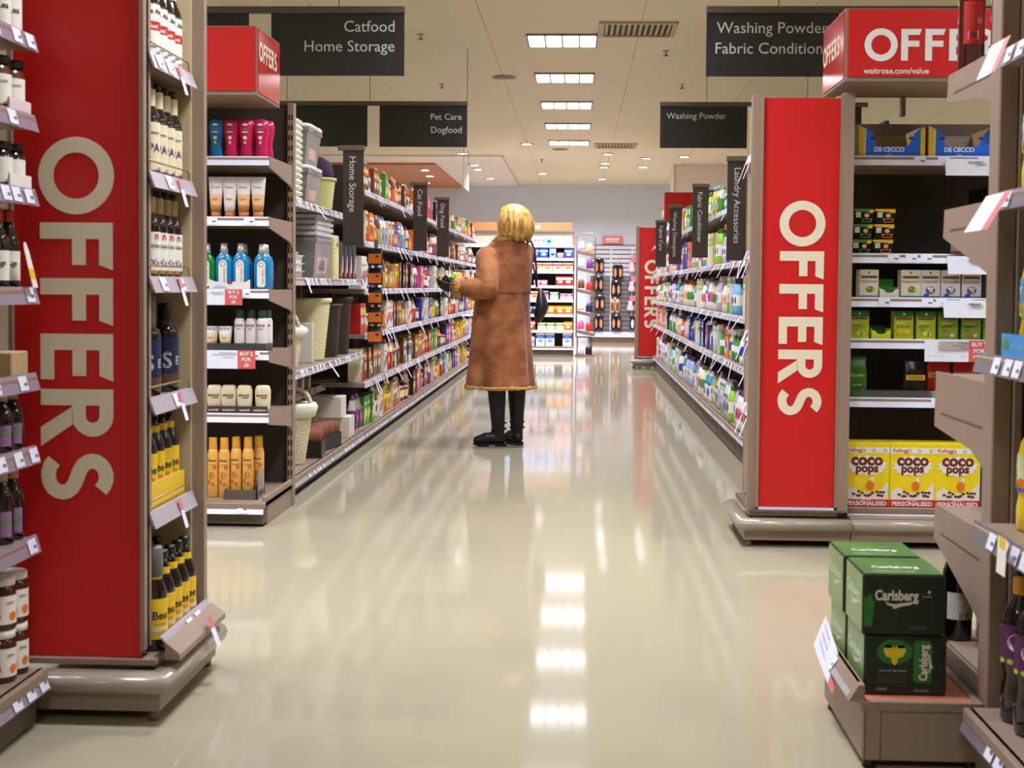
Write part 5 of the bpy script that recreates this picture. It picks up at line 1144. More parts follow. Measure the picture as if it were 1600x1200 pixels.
PETZ = [0.1055, 0.4285, 0.7595, 1.0645, 1.3905, 1.7375]
r_ = random.Random(2024)
WARM = [k for k in PET_KINDS if k[0].split('_')[-1] in ('orange','brown','red','yellow','gold','cream','white')]
for bay in range(2, 11):
    for si, z in enumerate(PETZ):
        gap = (PETZ[si+1]-z-0.03) if si < 5 else 0.30
        y0 = L0+BW*bay+0.04
        ks = PET_KINDS if (bay+si) % 3 else WARM
        fill(-1, -1.449, bay, y0, y0+BW-0.05, z, si, gap, ks, r_, 'left', 0.09)
LAU = []
for a, b, c in (('white','blue','blue'),('cream','green','green'),('skyblue','white','navy'),('pink','white','white'),('yellow','white','skyblue'),('white','pink','purple'),('lime','white','green'),('turquoise','white','white'),('cream','peach','orange'),('lilac','white','purple')):
    k = 'jug_%s%s_%s' % (a, b, a); PROTO[k] = lambda a=a, b=b, c=c: pk_bottle('softener_bottle', 0.12, 0.08, 0.27, cm(a), cm(b), cm(c)); LAU.append((k, 0.12, 0.27, 'softener bottle'))
for a, b, c in (('white','green','red'),('blue','white','orange'),('skyblue','white','white'),('green','white','white'),('red','white','white'),('pink','white','purple')):
    k = 'spray_%s_%s' % (b, a); PROTO[k] = lambda a=a, b=b, c=c: pk_spray('spray_bottle', 0.09, 0.26, cm(a), cm(b), cm(c)); LAU.append((k, 0.09, 0.26, 'spray bottle'))
for a, b, c, s in (('green','white','yellow',0),('white','green','skyblue',2),('orange','white','blue',1),('blue','white','red',0),('purple','white','pink',1),('navy','skyblue','white',2),('cream','lime','white',0),('pink','white','purple',2)):
    k = 'powder_%s' % a; PROTO[k] = lambda a=a, b=b, c=c, s=s: pk_box('washing_powder_box', 0.15, 0.24, 0.09, cm(a), cm(b), cm(c), s); LAU.append((k, 0.15, 0.24, 'washing powder box'))
for a, b, c in (('blue','lime','white'),('green','white','lime'),('white','turquoise','blue'),('lilac','white','purple')):
    k = 'refill_%s' % a; PROTO[k] = lambda a=a, b=b, c=c: pk_pouch('refill_pouch', 0.14, 0.25, 0.07, cm(a), cm(b), cm(c)); LAU.append((k, 0.14, 0.25, 'refill pouch'))
LAZ = [0.1955, 0.6125, 0.9205, 1.2605, 1.6305]
PALE = [k for k in LAU if k[0].split('_')[-1] in ('white','cream','skyblue','yellow','lime','lilac')]
for bay in range(1, 10):
    for si, z in enumerate(LAZ):
        gap = (LAZ[si+1]-z-0.03) if si < 4 else 0.30
        y0 = R0+RW*bay+0.01
        fill(1, 0.988, bay, y0, y0+RW-0.045, z, si, min(gap, 0.33), PALE if si in (0, 2) else LAU, r_, 'right', 0.09)
# ------------------------------------------------------------------ beer boxes, wine and drinks near the right edge
dgb = M('dark green beer carton', (22,40,22), 0.28, noise=0.15, scale=6); lgb = M('light green beer carton', (120,150,84), 0.3, noise=0.2, scale=9); topg = M('green carton top', (84,130,58), 0.3, noise=0.35, scale=10)
leafy = M('yellow leaf print',(236,210,40),0.5,noise=0.08); glow = M('bright green print',(40,120,40),0.45,noise=0.2,scale=30); pale_t = M('pale green print',(206,216,190),0.5,noise=0)
def beer(front):
    def mk():
        w_, d_, h_ = 0.19, 0.205, 0.142
        q = MB().rbox(0,w_,0,d_,0,h_,dgb,0.004); y = -0.0006
        q.add([(-0.0006,d_-0.004,0.004),(-0.0006,0.004,0.004),(-0.0006,0.004,h_-0.004),(-0.0006,d_-0.004,h_-0.004)],[(0,1,2,3)],lgb); q.add([(0.004,0.004,h_+0.0006),(w_-0.004,0.004,h_+0.0006),(w_-0.004,d_-0.004,h_+0.0006),(0.004,d_-0.004,h_+0.0006)],[(0,1,2,3)],topg)
        def swoosh(cx, cz, s, ux, uz, M3):
            pts = [(-0.4,0.06),(-0.3,-0.02),(-0.12,-0.04),(0.1,0.0),(0.42,0.04),(0.3,-0.06),(0.05,-0.10),(-0.16,-0.18),(-0.2,-0.1),(-0.34,-0.06)]
            q.add([M3(cx+(a*ux[0]+b*ux[1])*s, cz+(a*uz[0]+b*uz[1])*s) for a, b in pts],[tuple(range(10))],pale_t)
        F = lambda x, z: (x, y-0.0004, z)
        if front == 'logo':
            q.text('Carlsberg',0.033,whl,(0.028,y-0.0008,0.082),bold=0.03,width=0.10) ; swoosh(0.085,0.076,0.085,(1,0),(0,1),F)
            q.text('probably',0.006,pale_t,(0.137,y-0.0006,0.09)); q.text('the best',0.011,M('dim gold print',(110,110,60),0.5),(0.11,y-0.0006,0.014)); q.add([(0.1525+0.004*math.cos(k*PI/3),y-0.0006,0.102+0.004*math.sin(k*PI/3)) for k in range(6)],[tuple(range(6))],leafy)
            q.add([(0.0035,y,0.02),(0.022,y,0.02),(0.028,y,0.075),(0.018,y,0.095),(0.0035,y,0.085)],[(0,1,2,3,4)],glow)
        else:
            q.add([(0.07+0.042*math.cos(k*PI/8),y,0.102+0.030*math.sin(k*PI/8)) for k in range(16)],[tuple(range(16))],glow)
            q.add([F(0.07+a,0.10+b) for a,b in ((0,-0.03),(0.008,-0.02),(0.006,-0.014),(0.02,-0.008),(0.026,0.006),(0.024,0.018),(0.006,0.018),(0.0,0.010),(-0.006,0.018),(-0.024,0.018),(-0.026,0.006),(-0.02,-0.008),(-0.006,-0.014),(-0.008,-0.02))],[tuple(range(14))],leafy)
            for a in (-0.024,0.006): q.add([F(0.07+a,0.111),F(0.07+a+0.018,0.111),F(0.07+a+0.018,0.118),F(0.07+a,0.118)],[(0,1,2,3)],whl)
            q.loft([[(0.135+0.02*math.cos(k*PI/6),y-0.0003,zz+0.004*math.sin(k*PI/6)) for k in range(12)] for zz in (0.034,0.128)],glow,False,False) if False else q.add([(0.118,y,0.03),(0.152,y,0.03),(0.156,y,0.04),(0.156,y,0.118),(0.150,y,0.13),(0.120,y,0.13),(0.114,y,0.118),(0.114,y,0.04)],[tuple(range(8))],glow)
            q.text('Carlsberg',0.026,whl,(0.145,y-0.0008,0.036),(0,0,1),(-1,0,0),bold=0.03,width=0.084); swoosh(0.148,0.076,0.06,(0,-1),(1,0),F)
            q.text('Little Leaf  Big Flavour',0.007,pale_t,(0.035,y-0.0006,0.056)); q.box(0.03,0.098,y-0.0004,y,0.028,0.05,M('olive dark print',(44,58,34),0.5)); q.text('Carlsb',0.009,pale_t,(0.03,y-0.0006,0.012)); q.text('UNFILTERED',0.006,pale_t,(0.115,y-0.0006,0.010))
        S = lambda u, z: (-0.0012, u, z)
        q.text('Carlsberg',0.036,pale_t,(-0.0012,d_-0.02,0.075),(0,-1,0),(0,0,1),bold=0.03,width=0.155); swoosh(d_*0.45,0.066,0.10,(-1,0),(0,1),S)
        q.text('Carlsberg',0.036,whl,(0.035,0.07,h_+0.0012),(1,0,0),(0,1,0),bold=0.03,width=0.11); q.text('probably the best',0.014,pale_t,(0.03,0.03,h_+0.0012),(1,0,0),(0,1,0),bold=0.02)
        return q.build('beer_box')
    return mk
PROTO['beer_logo'] = beer('logo'); PROTO['beer_leaf'] = beer('leaf')
for k, x, y, z, d in (('beer_leaf',0.675,3.32,0.1525,'lower front one with yellow leaf'),('beer_logo',0.668,3.315,0.2955,'upper front one with large logo'),('beer_logo',0.672,3.535,0.1525,'lower rear one'),('beer_leaf',0.664,3.535,0.2955,'upper rear one')):
    place(k, (x, y, z), 0.0, 'dark green Carlsberg beer box on the low platform, ' + d, 'beer box', 'green beer boxes')
q = MB(); q.add([(0,0,0.095),(0,-0.052,0.062),(-0.006,-0.115,0.0),(-0.006,-0.05,0.03)],[(0,1,2,3)],ticket)
t = MB().add([(-0.035,0.02,0.09),(-0.02,-0.075,0.02),(-0.05,-0.105,-0.05),(-0.068,0.0,0.02)],[(0,1,2,3)],ticket).add([(-0.02,-0.075,0.02),(-0.012,-0.10,0.0),(-0.042,-0.13,-0.07),(-0.05,-0.105,-0.05)],[(0,1,2,3)],pinkp)
for k in range(3): t.add([(-0.0395-0.008*k,0.0-0.012*k,0.075-0.017*k),(-0.0345-0.008*k,-0.035-0.012*k,0.047-0.017*k),(-0.0365-0.008*k,-0.037-0.012*k,0.042-0.017*k),(-0.0415-0.008*k,-0.002-0.012*k,0.070-0.017*k)],[(0,1,2,3)],M('pale grey print'))
tag(t.build('price_card', loc=(0.672, 3.60, 0.178)), 'white and pink price card leaning on the low platform rail beside the beer', 'card')
WINE = [(0.036,0),(0.038,0.005),(0.038,0.19),(0.03,0.215),(0.016,0.235),(0.0145,0.30),(0.0155,0.302),(0.015,0.315)]
PROTO['wine'] = lambda: bottle('wine_bottle', WINE, M('black wine glass',(12,10,10),0.06,spec=0.7,noise=0,coat=0.6), (0.06,0.135,whl,0.0387,1.2), None, None, (0.245,0.316,kraft,0.017), [('|| |||',0.02,inkm,0,0.066,'C')])
for x, y, d in ((0.985,3.69,'nearest the beer boxes'),(1.075,3.70,'middle of three'),(1.165,3.66,'farthest right of three')):
    place('wine', (x, y, 0.2005), 0.25, 'dark wine bottle on the near right display base, ' + d, 'bottle', 'dark wine bottles', (1, 1, 0.92))
roseg = M('dark rose glass',(78,12,14),0.08,spec=0.7,noise=0.1,coat=0.6)
def rose():
    o = bottle('rose_bottle', [(0.03,0),(0.033,0.005),(0.033,0.19),(0.0345,0.2),(0.031,0.222),(0.016,0.245),(0.0145,0.30)], roseg, (0.075,0.182,M('red bottle label',(186,36,30),0.5),0.0337,0.85), None, None, (0.25,0.3,M('copper foil',(190,110,60),0.3,metal=0.5),0.017))
    q = MB()
    def P(a0, a1, z0, z1, m, r=0.0346): q.add([(r*math.cos(-PI/2+a), r*math.sin(-PI/2+a), z) for a, z in ((a0,z0),(a1,z0),(a1,z1),(a0,z1))],[(0,1,2,3)],m)
    P(-0.5,0.25,0.085,0.107,whl,0.0342)
    for k in range(7): P(-0.36+0.075*k,-0.36+0.075*k+(0.03 if k%2 else 0.045),0.089,0.104,inkm,0.0352)
    P(0.15,0.6,0.125,0.14,M('pinkish print',(190,120,110),0.5)); q.build('back_label', o); return o
PROTO['rose'] = rose
place('rose', (0.992, 3.70, 1.6458), 0, 'dark red bottle with barcode label on the top right shelf, left one', 'bottle', 'dark red bottles on the top right shelf')
place('rose', (1.074, 3.70, 1.6458), 0, 'dark red bottle beside the near right post, right one', 'bottle', 'dark red bottles on the top right shelf')
SQ = [(0.038,0),(0.043,0.006),(0.043,0.05),(0.039,0.075),(0.042,0.10),(0.042,0.16),(0.036,0.19),(0.022,0.215),(0.016,0.225),(0.0155,0.235)]
def squash(nm, liq, lab, fruit, capm, txt, prof=SQ, low=None):
    def mk():
        o = bottle(nm, prof, liq, (0.085,0.165,lab,0.0432), None, ([(0.018,0.228),(0.019,0.231),(0.019,0.255),(0.016,0.258)], capm), None, [(txt,0.022,whl if lab is not whl else green,0,0.132,'C'),(txt,0.022,whl if lab is not whl else green,0.08,0.132,'C'),(txt,0.022,whl if lab is not whl else green,-0.075,0.132,'C')])
        q = MB()
        for a in (-1.5,-0.9,-0.3,0.4,1.0):
            q.add([wrap(0.0442, 0, a0=-PI/2+a)(0.012*math.cos(k*PI/5), 0.104+0.011*math.sin(k*PI/5)) for k in range(10)],[tuple(range(10))],fruit)
        for a in (-1.2,-0.1,0.8): q.add([wrap(0.0446, 0, a0=-PI/2+a)(0.007*math.cos(k*PI/4), 0.098+0.005*math.sin(k*PI/4)) for k in range(8)],[tuple(range(8))],green)
        if low: q.lathe([(0.0436,0.085),(0.0436,0.094)],low,18,cap0=False,cap1=False)
        q.build('fruit_print', o); return o
    return mk
yl = M('yellow squash',(238,206,24),0.1,spec=0.6,noise=0.05,coat=0.4); ol = M('golden squash',(214,178,10),0.1,spec=0.6,noise=0.05,coat=0.4)
PROTO['sq_orange'] = squash('squash_bottle', yl, M('pale blue label',(150,180,210),0.45,noise=0.1), orange, M('deep blue cap',(50,48,128),0.4), 'FRUIT', low=orange)
PROTO['sq_mango'] = squash('squash_bottle', ol, M('blue green label',(90,150,190),0.45,noise=0.2), M('mango print',(234,170,40),0.5), M('deep blue cap'), 'FRUIT', low=M('lime print'))
PROTO['sq_yellow'] = squash('squash_bottle', yl, M('pale lime label',(206,214,160),0.45,noise=0.1), orange, M('yellow cap',(226,190,30),0.4), 'fruit', low=M('royal blue print',(44,80,170),0.5))
for key, z, d, x in (('sq_orange',1.3058,'yellow orange squash bottle, second drinks shelf',0.985),('sq_mango',0.9588,'golden mango squash bottle in the blue tray',0.988),('sq_yellow',0.5828,'yellow squash bottle on the fourth drinks shelf',0.990)):
    for i, y in enumerate((3.09, 2.995, 2.90)): place(key, (x, y, z), -0.3, '%s, %s from the near post' % (d, ORD[i]), 'bottle', 'squash bottles at the right edge')
blt = M('bright blue tray',(66,150,216),0.45,noise=0.06)
q = MB().box(0.928,1.24,2.2,3.15,0.9555,0.958,blt).box(0.925,0.928,2.2,3.15,0.9555,1.005,blt).box(0.925,1.24,3.15,3.153,0.9555,1.005,blt)
q.add([(0.9245,3.12-0.02*math.cos(k*PI/5),0.982+0.014*math.sin(k*PI/5)) for k in range(10)],[tuple(range(10))],green); q.text('SUNQUENCH',0.014,M('pale blue print'),(0.9243,3.09,0.976),(0,-1,0),(0,0,1))
tag(q.build('bottle_tray'), 'bright blue card tray around the golden squash bottles', 'tray')
DK = [(0.035,0),(0.041,0.008),(0.041,0.07),(0.036,0.10),(0.041,0.125),(0.0425,0.16),(0.041,0.21),(0.032,0.25),(0.018,0.275),(0.0165,0.285)]
purl = M('purple label',(84,24,80),0.4,noise=0.15)
def juice():
    o = bottle('juice_bottle', DK, M('black juice',(24,12,18),0.1,spec=0.6,noise=0,coat=0.5), (0.13,0.215,purl,0.0432), None, ([(0.019,0.278),(0.02,0.281),(0.02,0.31),(0.017,0.313)], M('amber cap',(206,140,40),0.4)), None)
    q = MB()
    for a in (0.0, PI):
        q.add([wrap(0.0440, 0, a0=-PI/2+a)(0.03*math.cos(k*PI/8), 0.178+0.022*math.sin(k*PI/8)) for k in range(16)],[tuple(range(16))],whl)
        q.text('Ribena',0.02,M('magenta print',(160,30,80),0.5),(0,0,0),align='C',bold=0.02,warp=lambda u, v, a=a: wrap(0.0446, 0.172, a0=-PI/2+a)(u, v))
    for k in range(12): q.add([wrap(0.0438, 0, a0=2*PI*k/12)(0.008*math.cos(j*PI/4), 0.136+0.006*math.sin(j*PI/4)) for j in range(8)],[tuple(range(8))],M('olive yellow print',(190,190,60),0.5))
    q.add([wrap(0.036, 0, a0=-PI/2-1.0)(0.012*math.cos(k*PI/5), 0.237+0.014*math.sin(k*PI/5)) for k in range(10)],[tuple(range(10))],M('pale rose print',(206,170,180),0.5)) if False else None
    q.build('brand_print', o); return o
PROTO['juice'] = juice
for i, y in enumerate((3.10, 3.005, 2.91)): place('juice', (0.966, y, 0.1655), -0.3, 'dark Ribena bottle with purple label at the bottom right, %s from the near post' % ORD[i], 'bottle', 'dark juice bottles')
def big_flag(label, x, y, z, ex, ey, w_, pinks=True):
    q = MB().add([(0,0,0),(0,-w_,0),(ex,ey-w_,-0.075),(ex,ey,-0.075)],[(0,1,2,3)],ticket)
    if pinks: q.add([(0.0004,-w_,0.0004),(0.0004,-w_*1.35,0.0004),(ex+0.0004,ey-w_*1.35,-0.0746),(ex+0.0004,ey-w_,-0.0746)],[(0,1,2,3)],pinkp)
    return tag(q.build('shelf_flag', loc=(x, y, z)), label, 'card', 'large price flags on the drinks shelves')
big_flag('white and pink price flag hanging beside the dark red bottles, top right', 0.862, 3.06, 1.612, -0.035, -0.02, 0.10)
big_flag('white price flag under the yellow squash bottles on the right', 0.862, 3.07, 1.298, -0.03, 0.06, 0.13)
tag(MB().add([(0,0,0),(0,-0.06,0),(-0.012,-0.09,-0.07),(-0.012,-0.03,-0.07)],[(0,1,2,3)],whl).add([(-0.0008,-0.01,0.0),(-0.0008,-0.05,0.0),(-0.004,-0.062,-0.022),(-0.004,-0.022,-0.022)],[(0,1,2,3)],yel).build('shelf_flag', loc=(0.862, 2.93, 0.60)), 'white and yellow price flag on the fourth drinks shelf', 'card')
# ------------------------------------------------------------------ far health stand goods
def P_add(key, fn): PROTO[key] = fn
for nm, a, b, c in (('white','red','red'),) if False else ():
    pass
HK = {}
for key, c1, c2, c3, w_, h_ in (('blue','blue','skyblue','white',0.13,0.15),('bluew','skyblue','white','blue',0.10,0.15),('whitered','white','red','orange',0.15,0.13),('red','red','white','white',0.13,0.15),('orange','orange','yellow','white',0.13,0.14),('purple','lilac','purple','white',0.10,0.10),('navy','navy','skyblue','white',0.11,0.14),('pink','pink','white','white',0.10,0.09),('pale','cream','green','white',0.13,0.12),('tallblue','white','blue','skyblue',0.14,0.205),('grey','lilac','black','pink',0.12,0.14)):
    PROTO['health_'+key] = lambda c1=c1, c2=c2, c3=c3, w_=w_, h_=h_: pk_box('health_pack', w_, h_, 0.09, cm(c1), cm(c2), cm(c3), 0); HK[key] = w_
PROTO['health_jar'] = lambda: MB().lathe([(0.05,0),(0.052,0.006),(0.052,0.15)], cm('white'), 14).lathe([(0.0525,0.04),(0.0525,0.10)], cm('lilac'), 14, cap0=False, cap1=False).lathe([(0.053,0.15),(0.055,0.155),(0.055,0.20)], cm('navy'), 14).build('health_jar'); HK['jar'] = 0.115
HROWS = [(0.1505,'bottom',[(0.34,'jar'),(0.46,'jar'),(0.60,'tallblue'),(0.75,'tallblue'),(1.02,'tallblue'),(0.20,'whitered'),(0.05,'jar')]),
         (0.4005,'second',[(0.32,'red'),(0.45,'red'),(0.62,'pale'),(0.76,'pale'),(0.90,'pale'),(1.03,'orange'),(0.1,'red')]),
         (0.6505,'third',[(0.42,'navy'),(0.54,'navy'),(0.76,'orange'),(0.90,'orange'),(1.03,'orange'),(0.2,'navy')]),
         (0.8805,'fourth',[(0.34,'whitered'),(0.50,'whitered'),(0.66,'grey'),(0.81,'pale'),(0.95,'purple'),(1.05,'purple')]),
         (1.1005,'fifth',[(0.2,'whitered'),(0.36,'whitered'),(0.54,'pink'),(0.65,'pink'),(0.90,'red'),(1.03,'red')]),
         (1.3305,'sixth',[(0.10,'whitered'),(0.38,'whitered'),(0.54,'whitered'),(0.70,'whitered'),(0.86,'whitered'),(1.02,'whitered')]),
         (1.5305,'seventh',[(0.12,'blue'),(0.26,'blue'),(0.38,'bluew'),(0.50,'blue'),(0.64,'blue'),(0.78,'bluew'),(0.90,'pink'),(1.03,'blue')]),
         (1.7355,'top',[(0.1,'bluew'),(0.22,'bluew'),(0.35,'purple'),(0.47,'purple'),(0.60,'purple'),(0.72,'bluew')])]
for z, nm, items in HROWS:
    items = sorted(items)
    for i, (u, k) in enumerate(items):
        n = len(items)-i
        place('health_'+k, (-1.19+u, 22.36 if z < 1.7 else 22.40, z), 0, '%s %s, %s shelf of far health stand, %s from right' % ({'bluew':'pale blue','whitered':'white and red','tallblue':'tall white and blue','jar':'white blue-lidded','pale':'pale green','grey':'grey and pink'}.get(k, k), 'jar' if k == 'jar' else 'pack', nm, ORD[n-1]), 'jar' if k == 'jar' else 'pack', 'packs on the far health stand')
# wire rack at the end of the health stand
wr = thing('wire_rack', 'brown wire side rack with small hanging goods beside the far health stand', 'rack', (-0.03, 22.4, 0)); bw = M('brown wire',(122,98,84),0.4)
MB().tube([(0,0,0.30),(0,0,1.88),(0.04,0,1.92),(0.22,-0.02,1.92),(0.29,-0.02,1.86),(0.29,-0.02,0.36),(0.22,-0.02,0.3),(0,0,0.30)], 0.011, bw, 6).tube([(0.02,0.0,0.0),(0.02,0.0,0.3)],0.014,bw,6).tube([(0.24,0,0.0),(0.24,0,0.3)],0.014,bw,6).box(-0.02,0.30,-0.12,0.12,0.0,0.02,bw).build('frame', wr)
for z in (0.42, 0.72, 1.06, 1.40, 1.66): MB().prism([(0.0,z),(0.29,z-0.06),(0.29,z-0.11),(0.0,z-0.05)],'y',-0.10,0.0,bw).build('shelf_basket', wr)
PROTO['bag'] = lambda: MB().loft([ring(0,0,z,a,b,14,3) for a,b,z in ((0.05,0.02,0),(0.055,0.03,0.02),(0.05,0.025,0.1),(0.035,0.012,0.13))], cm('red')).build('gift_bag')
GC = ['lilac','peach','white','purple','brown','red','cream','navy','pink','red','white','black']
for c in set(GC): PROTO['hang_'+c] = lambda c=c: MB().loft([ring(0,0,z,a,b,14,3) for a,b,z in ((0.05,0.014,0),(0.056,0.024,0.02),(0.052,0.022,0.14),(0.03,0.01,0.19))], cm(c)).build('hanging_pack')
for i, c in enumerate(GC):
    u = 0.07 + 0.13*(i % 2); z = (1.665, 1.405, 1.065, 0.725, 0.425, 0.03)[i//2]
    place('hang_'+c, (-0.03+u, 22.33 if z > 0.1 else 22.40, z-0.055*(u/0.24) + 0.018 if z > 0.1 else 0.0245), 0, '%s small pack on the far wire rack, %s of the %s row' % (c, ('left','right')[i % 2], ('top','second','third','fourth','fifth','bottom')[i//2]), 'pack', 'small packs on the wire rack', (1, 1, 0.7))
# slatwall with slippers on the back wall
sw = thing('slat_wall', 'white and grey slatted wall panel with hanging slippers on the far wall', 'wall display', (0.2, 28.29, 0)); 
s1 = MB().box(0, 2.1, -0.05, 0, 0.20, 1.92, M('grey slat board',(96,92,94),0.5)).build('board', sw)
q = MB()
for k in range(19):
    m = M('pale slat',(214,214,220),0.4) if k > 11 else M('dark slat',(120,116,118),0.4)
    q.box(0, 2.1, -0.06, -0.05, 0.25+0.088*k, 0.25+0.088*k+0.066, m)
for x in (0.0, 0.42, 0.84, 1.26): q.box(x, x+0.03, -0.063, -0.05, 0.22, 1.9, M('pale slat'))
q.build('slat', sw)
MB().box(0, 2.1, -0.30, -0.06, 0.10, 0.16, M('white ledge',(232,228,234),0.4)).box(0, 2.1, -0.28, 0, 0.0, 0.10, col(112,84,74)).box(0,2.1,-0.06,0,0.16,0.2,M('white ledge')).build('plinth', sw)
tag(MB().box(-0.20,0.20,-0.01,0,0,0.15,M('pink offer sign',(226,120,126),0.5)).box(-0.12,0.12,-0.0108,-0.009,0.04,0.06,whl).box(-0.14,0.14,-0.0108,-0.009,0.08,0.11,whl).build('offer_sign', loc=(0.66, 28.215, 1.94)), 'small pink offer sign above the far slatted wall', 'sign')
def slippers(c, inner):
    def mk():
        t = thing('slipper_pair', '', 'slippers')
        for sx in (-1, 1):
            q = MB().loft([ring(sx*0.05,0,z,a,b,14,2.2) for a,b,z in ((0.02,0.03,0),(0.045,0.05,0.03),(0.05,0.05,0.12),(0.045,0.04,0.2),(0.05,0.045,0.26),(0.03,0.03,0.285))], c)
            q.add([(sx*0.05+0.03*math.cos(k*PI/6),-0.052,0.13+0.09*math.sin(k*PI/6)) for k in range(12)],[tuple(range(12))],inner); q.build('slipper', t)
        MB().box(-0.03,0.03,-0.012,0.012,0.27,0.325,inkm).box(-0.02,0.02,-0.014,-0.01,0.285,0.315,whl).build('hanger', t); return t
    return mk
tan = M('tan lining',(206,140,100),0.6); PROTO['slip_black'] = slippers(M('black felt',(30,26,30),0.8), tan); PROTO['slip_tan'] = slippers(M('peach felt',(226,178,150),0.8), M('brown lining',(120,70,50),0.6)); PROTO['slip_white'] = slippers(M('black felt'), whl)
for x, z, k, d in ((0.40,1.35,'slip_black','black slippers with tan lining, top of the left column'),(0.77,1.24,'slip_black','black slippers with tan lining, top of the second column'),(0.39,1.0,'slip_black','black slippers, second down the left column'),(0.74,0.905,'slip_black','black slippers, second down the second column'),
                   (0.42,0.62,'slip_black','black slippers, third down the left column'),(0.72,0.57,'slip_tan','peach slippers with brown lining'),(0.40,0.235,'slip_black','black slippers, bottom of the left column'),(0.75,0.235,'slip_black','black slippers, bottom of the second column'),(1.12,0.235,'slip_white','black slippers with white lining, bottom right')):
    place(k, (x, 28.17, z), 0, d + ' on the far slatted wall', 'slippers', 'slippers on the far slatted wall')
def booties():
    t = thing('bootee_pair', '', 'slippers'); pm = M('pink white knit',(232,206,214),0.8,noise=0.1)
    for sx in (-1, 1): MB().loft([ring(sx*0.075,0,z,a,b,14,2.3) for a,b,z in ((0.05,0.05,0),(0.07,0.065,0.03),(0.06,0.05,0.09),(0.04,0.04,0.14),(0.045,0.042,0.2))], pm).build('bootee', t)
    MB().box(-0.09,0.09,-0.01,0.01,0.19,0.30,M('rosy card',(222,120,140),0.5)).build('header_card', t); return t
PROTO['bootee'] = booties
for i, (x, z) in enumerate(((1.12,1.38),(1.42,1.38),(1.12,1.0),(1.42,0.98),(1.10,0.62),(1.40,0.62))):
    place('bootee', (x, 28.15, z), 0, 'pale pink bootees, %s row, %s column of the far slatted wall' % (('top','middle','lower')[i//2], ('left','right')[i % 2]), 'slippers', 'bootees on the far slatted wall')
tag(MB().rbox(-0.03,0.03,-0.015,0.0,0,0.36,M('lime strip',(124,200,80),0.5),0.004).build('lime_strip', loc=(1.30, 28.2, 0.22)), 'lime green hanging strip beside the far red panel', 'strip')
# ------------------------------------------------------------------ the woman
def blobs(name, parts, mat, voxel, smooth=6, parent=None, adapt=0.0):
    """parts: ('c', p, q, r0, r1) tapered capsules and ('e', centre, radii, rotz) ellipsoids, fused into one continuous surface"""
    bm = bmesh.new()
    for p in parts:
        if p[0] == 'e':
            _, c, r, rz = p[:4]; rx = p[4] if len(p) > 4 else 0.0
            Mx = Matrix.Translation(c) @ Matrix.Rotation(rz, 4, 'Z') @ Matrix.Rotation(rx, 4, 'X') @ Matrix.Diagonal((*r, 1))
            bmesh.ops.create_uvsphere(bm, u_segments=20, v_segments=12, radius=1.0, matrix=Mx)
        elif p[0] == 'c':
            a, b = Vector(p[1]), Vector(p[2]); d = b-a; L = d.length; q = d.to_track_quat('Z', 'Y').to_matrix().to_4x4()
            bmesh.ops.create_cone(bm, cap_ends=True, segments=18, radius1=p[3], radius2=p[4], depth=L, matrix=Matrix.Translation((a+b)/2) @ q)
            for c, r in ((a, p[3]), (b, p[4])): bmesh.ops.create_uvsphere(bm, u_segments=18, v_segments=10, radius=r, matrix=Matrix.Translation(c))
        else:
            rings = p[1]; vs = [[bm.verts.new(v) for v in r] for r in rings]; n = len(rings[0])
            for i in range(len(rings)-1):
                for j in range(n): bm.faces.new((vs[i][j], vs[i][(j+1) % n], vs[i+1][(j+1) % n], vs[i+1][j]))
            bm.faces.new(vs[0][::-1]); bm.faces.new(vs[-1])
    bmesh.ops.recalc_face_normals(bm, faces=bm.faces[:])
    me = bpy.data.meshes.new(name); bm.to_mesh(me); bm.free()
    tmp = bpy.data.objects.new('tmp', me); C.objects.link(tmp)
    md = tmp.modifiers.new('r', 'REMESH'); md.mode = 'VOXEL'; md.voxel_size = voxel
    ms = tmp.modifiers.new('s', 'SMOOTH'); ms.factor = 0.5; ms.iterations = smooth
    dg = bpy.context.evaluated_depsgraph_get()
    out = bpy.data.meshes.new_from_object(tmp.evaluated_get(dg))
    bpy.data.objects.remove(tmp)
    out.name = name; out.materials.clear(); out.materials.append(mat)
    for f in out.polygons: f.use_smooth = True
    o = bpy.data.objects.new(name, out); C.objects.link(o)
    if parent is not None: o.parent = parent
    return o
def fur(name, path, r, mat, parent, n=14, jit=0.35, seed=1, closed=True, sub=10):
    rr = random.Random(seed); pts = [Vector(p) for p in path]; P = []
    N = len(pts); m = N if closed else N-1
    for i in range(m):
        for k in range(sub): P.append(pts[i].lerp(pts[(i+1) % N], k/sub))
    rings = []
    for i, p in enumerate(P):
        t = (P[(i+1) % len(P)] - P[i-1]).normalized() if closed or 0 < i < len(P)-1 else (P[min(i+1, len(P)-1)]-P[max(i-1, 0)]).normalized()
        u = t.cross(Vector((0,0,1))).normalized() if abs(t.z) < 0.95 else Vector((1,0,0)); v = t.cross(u)
        rings.append([tuple(p + (u*math.cos(2*PI*k/n) + v*math.sin(2*PI*k/n))*r*(1+jit*(rr.random()-0.4))) for k in range(n)])
    if closed: rings.append(rings[0])
    return MB().loft(rings, mat, not closed, not closed).build(name, parent)
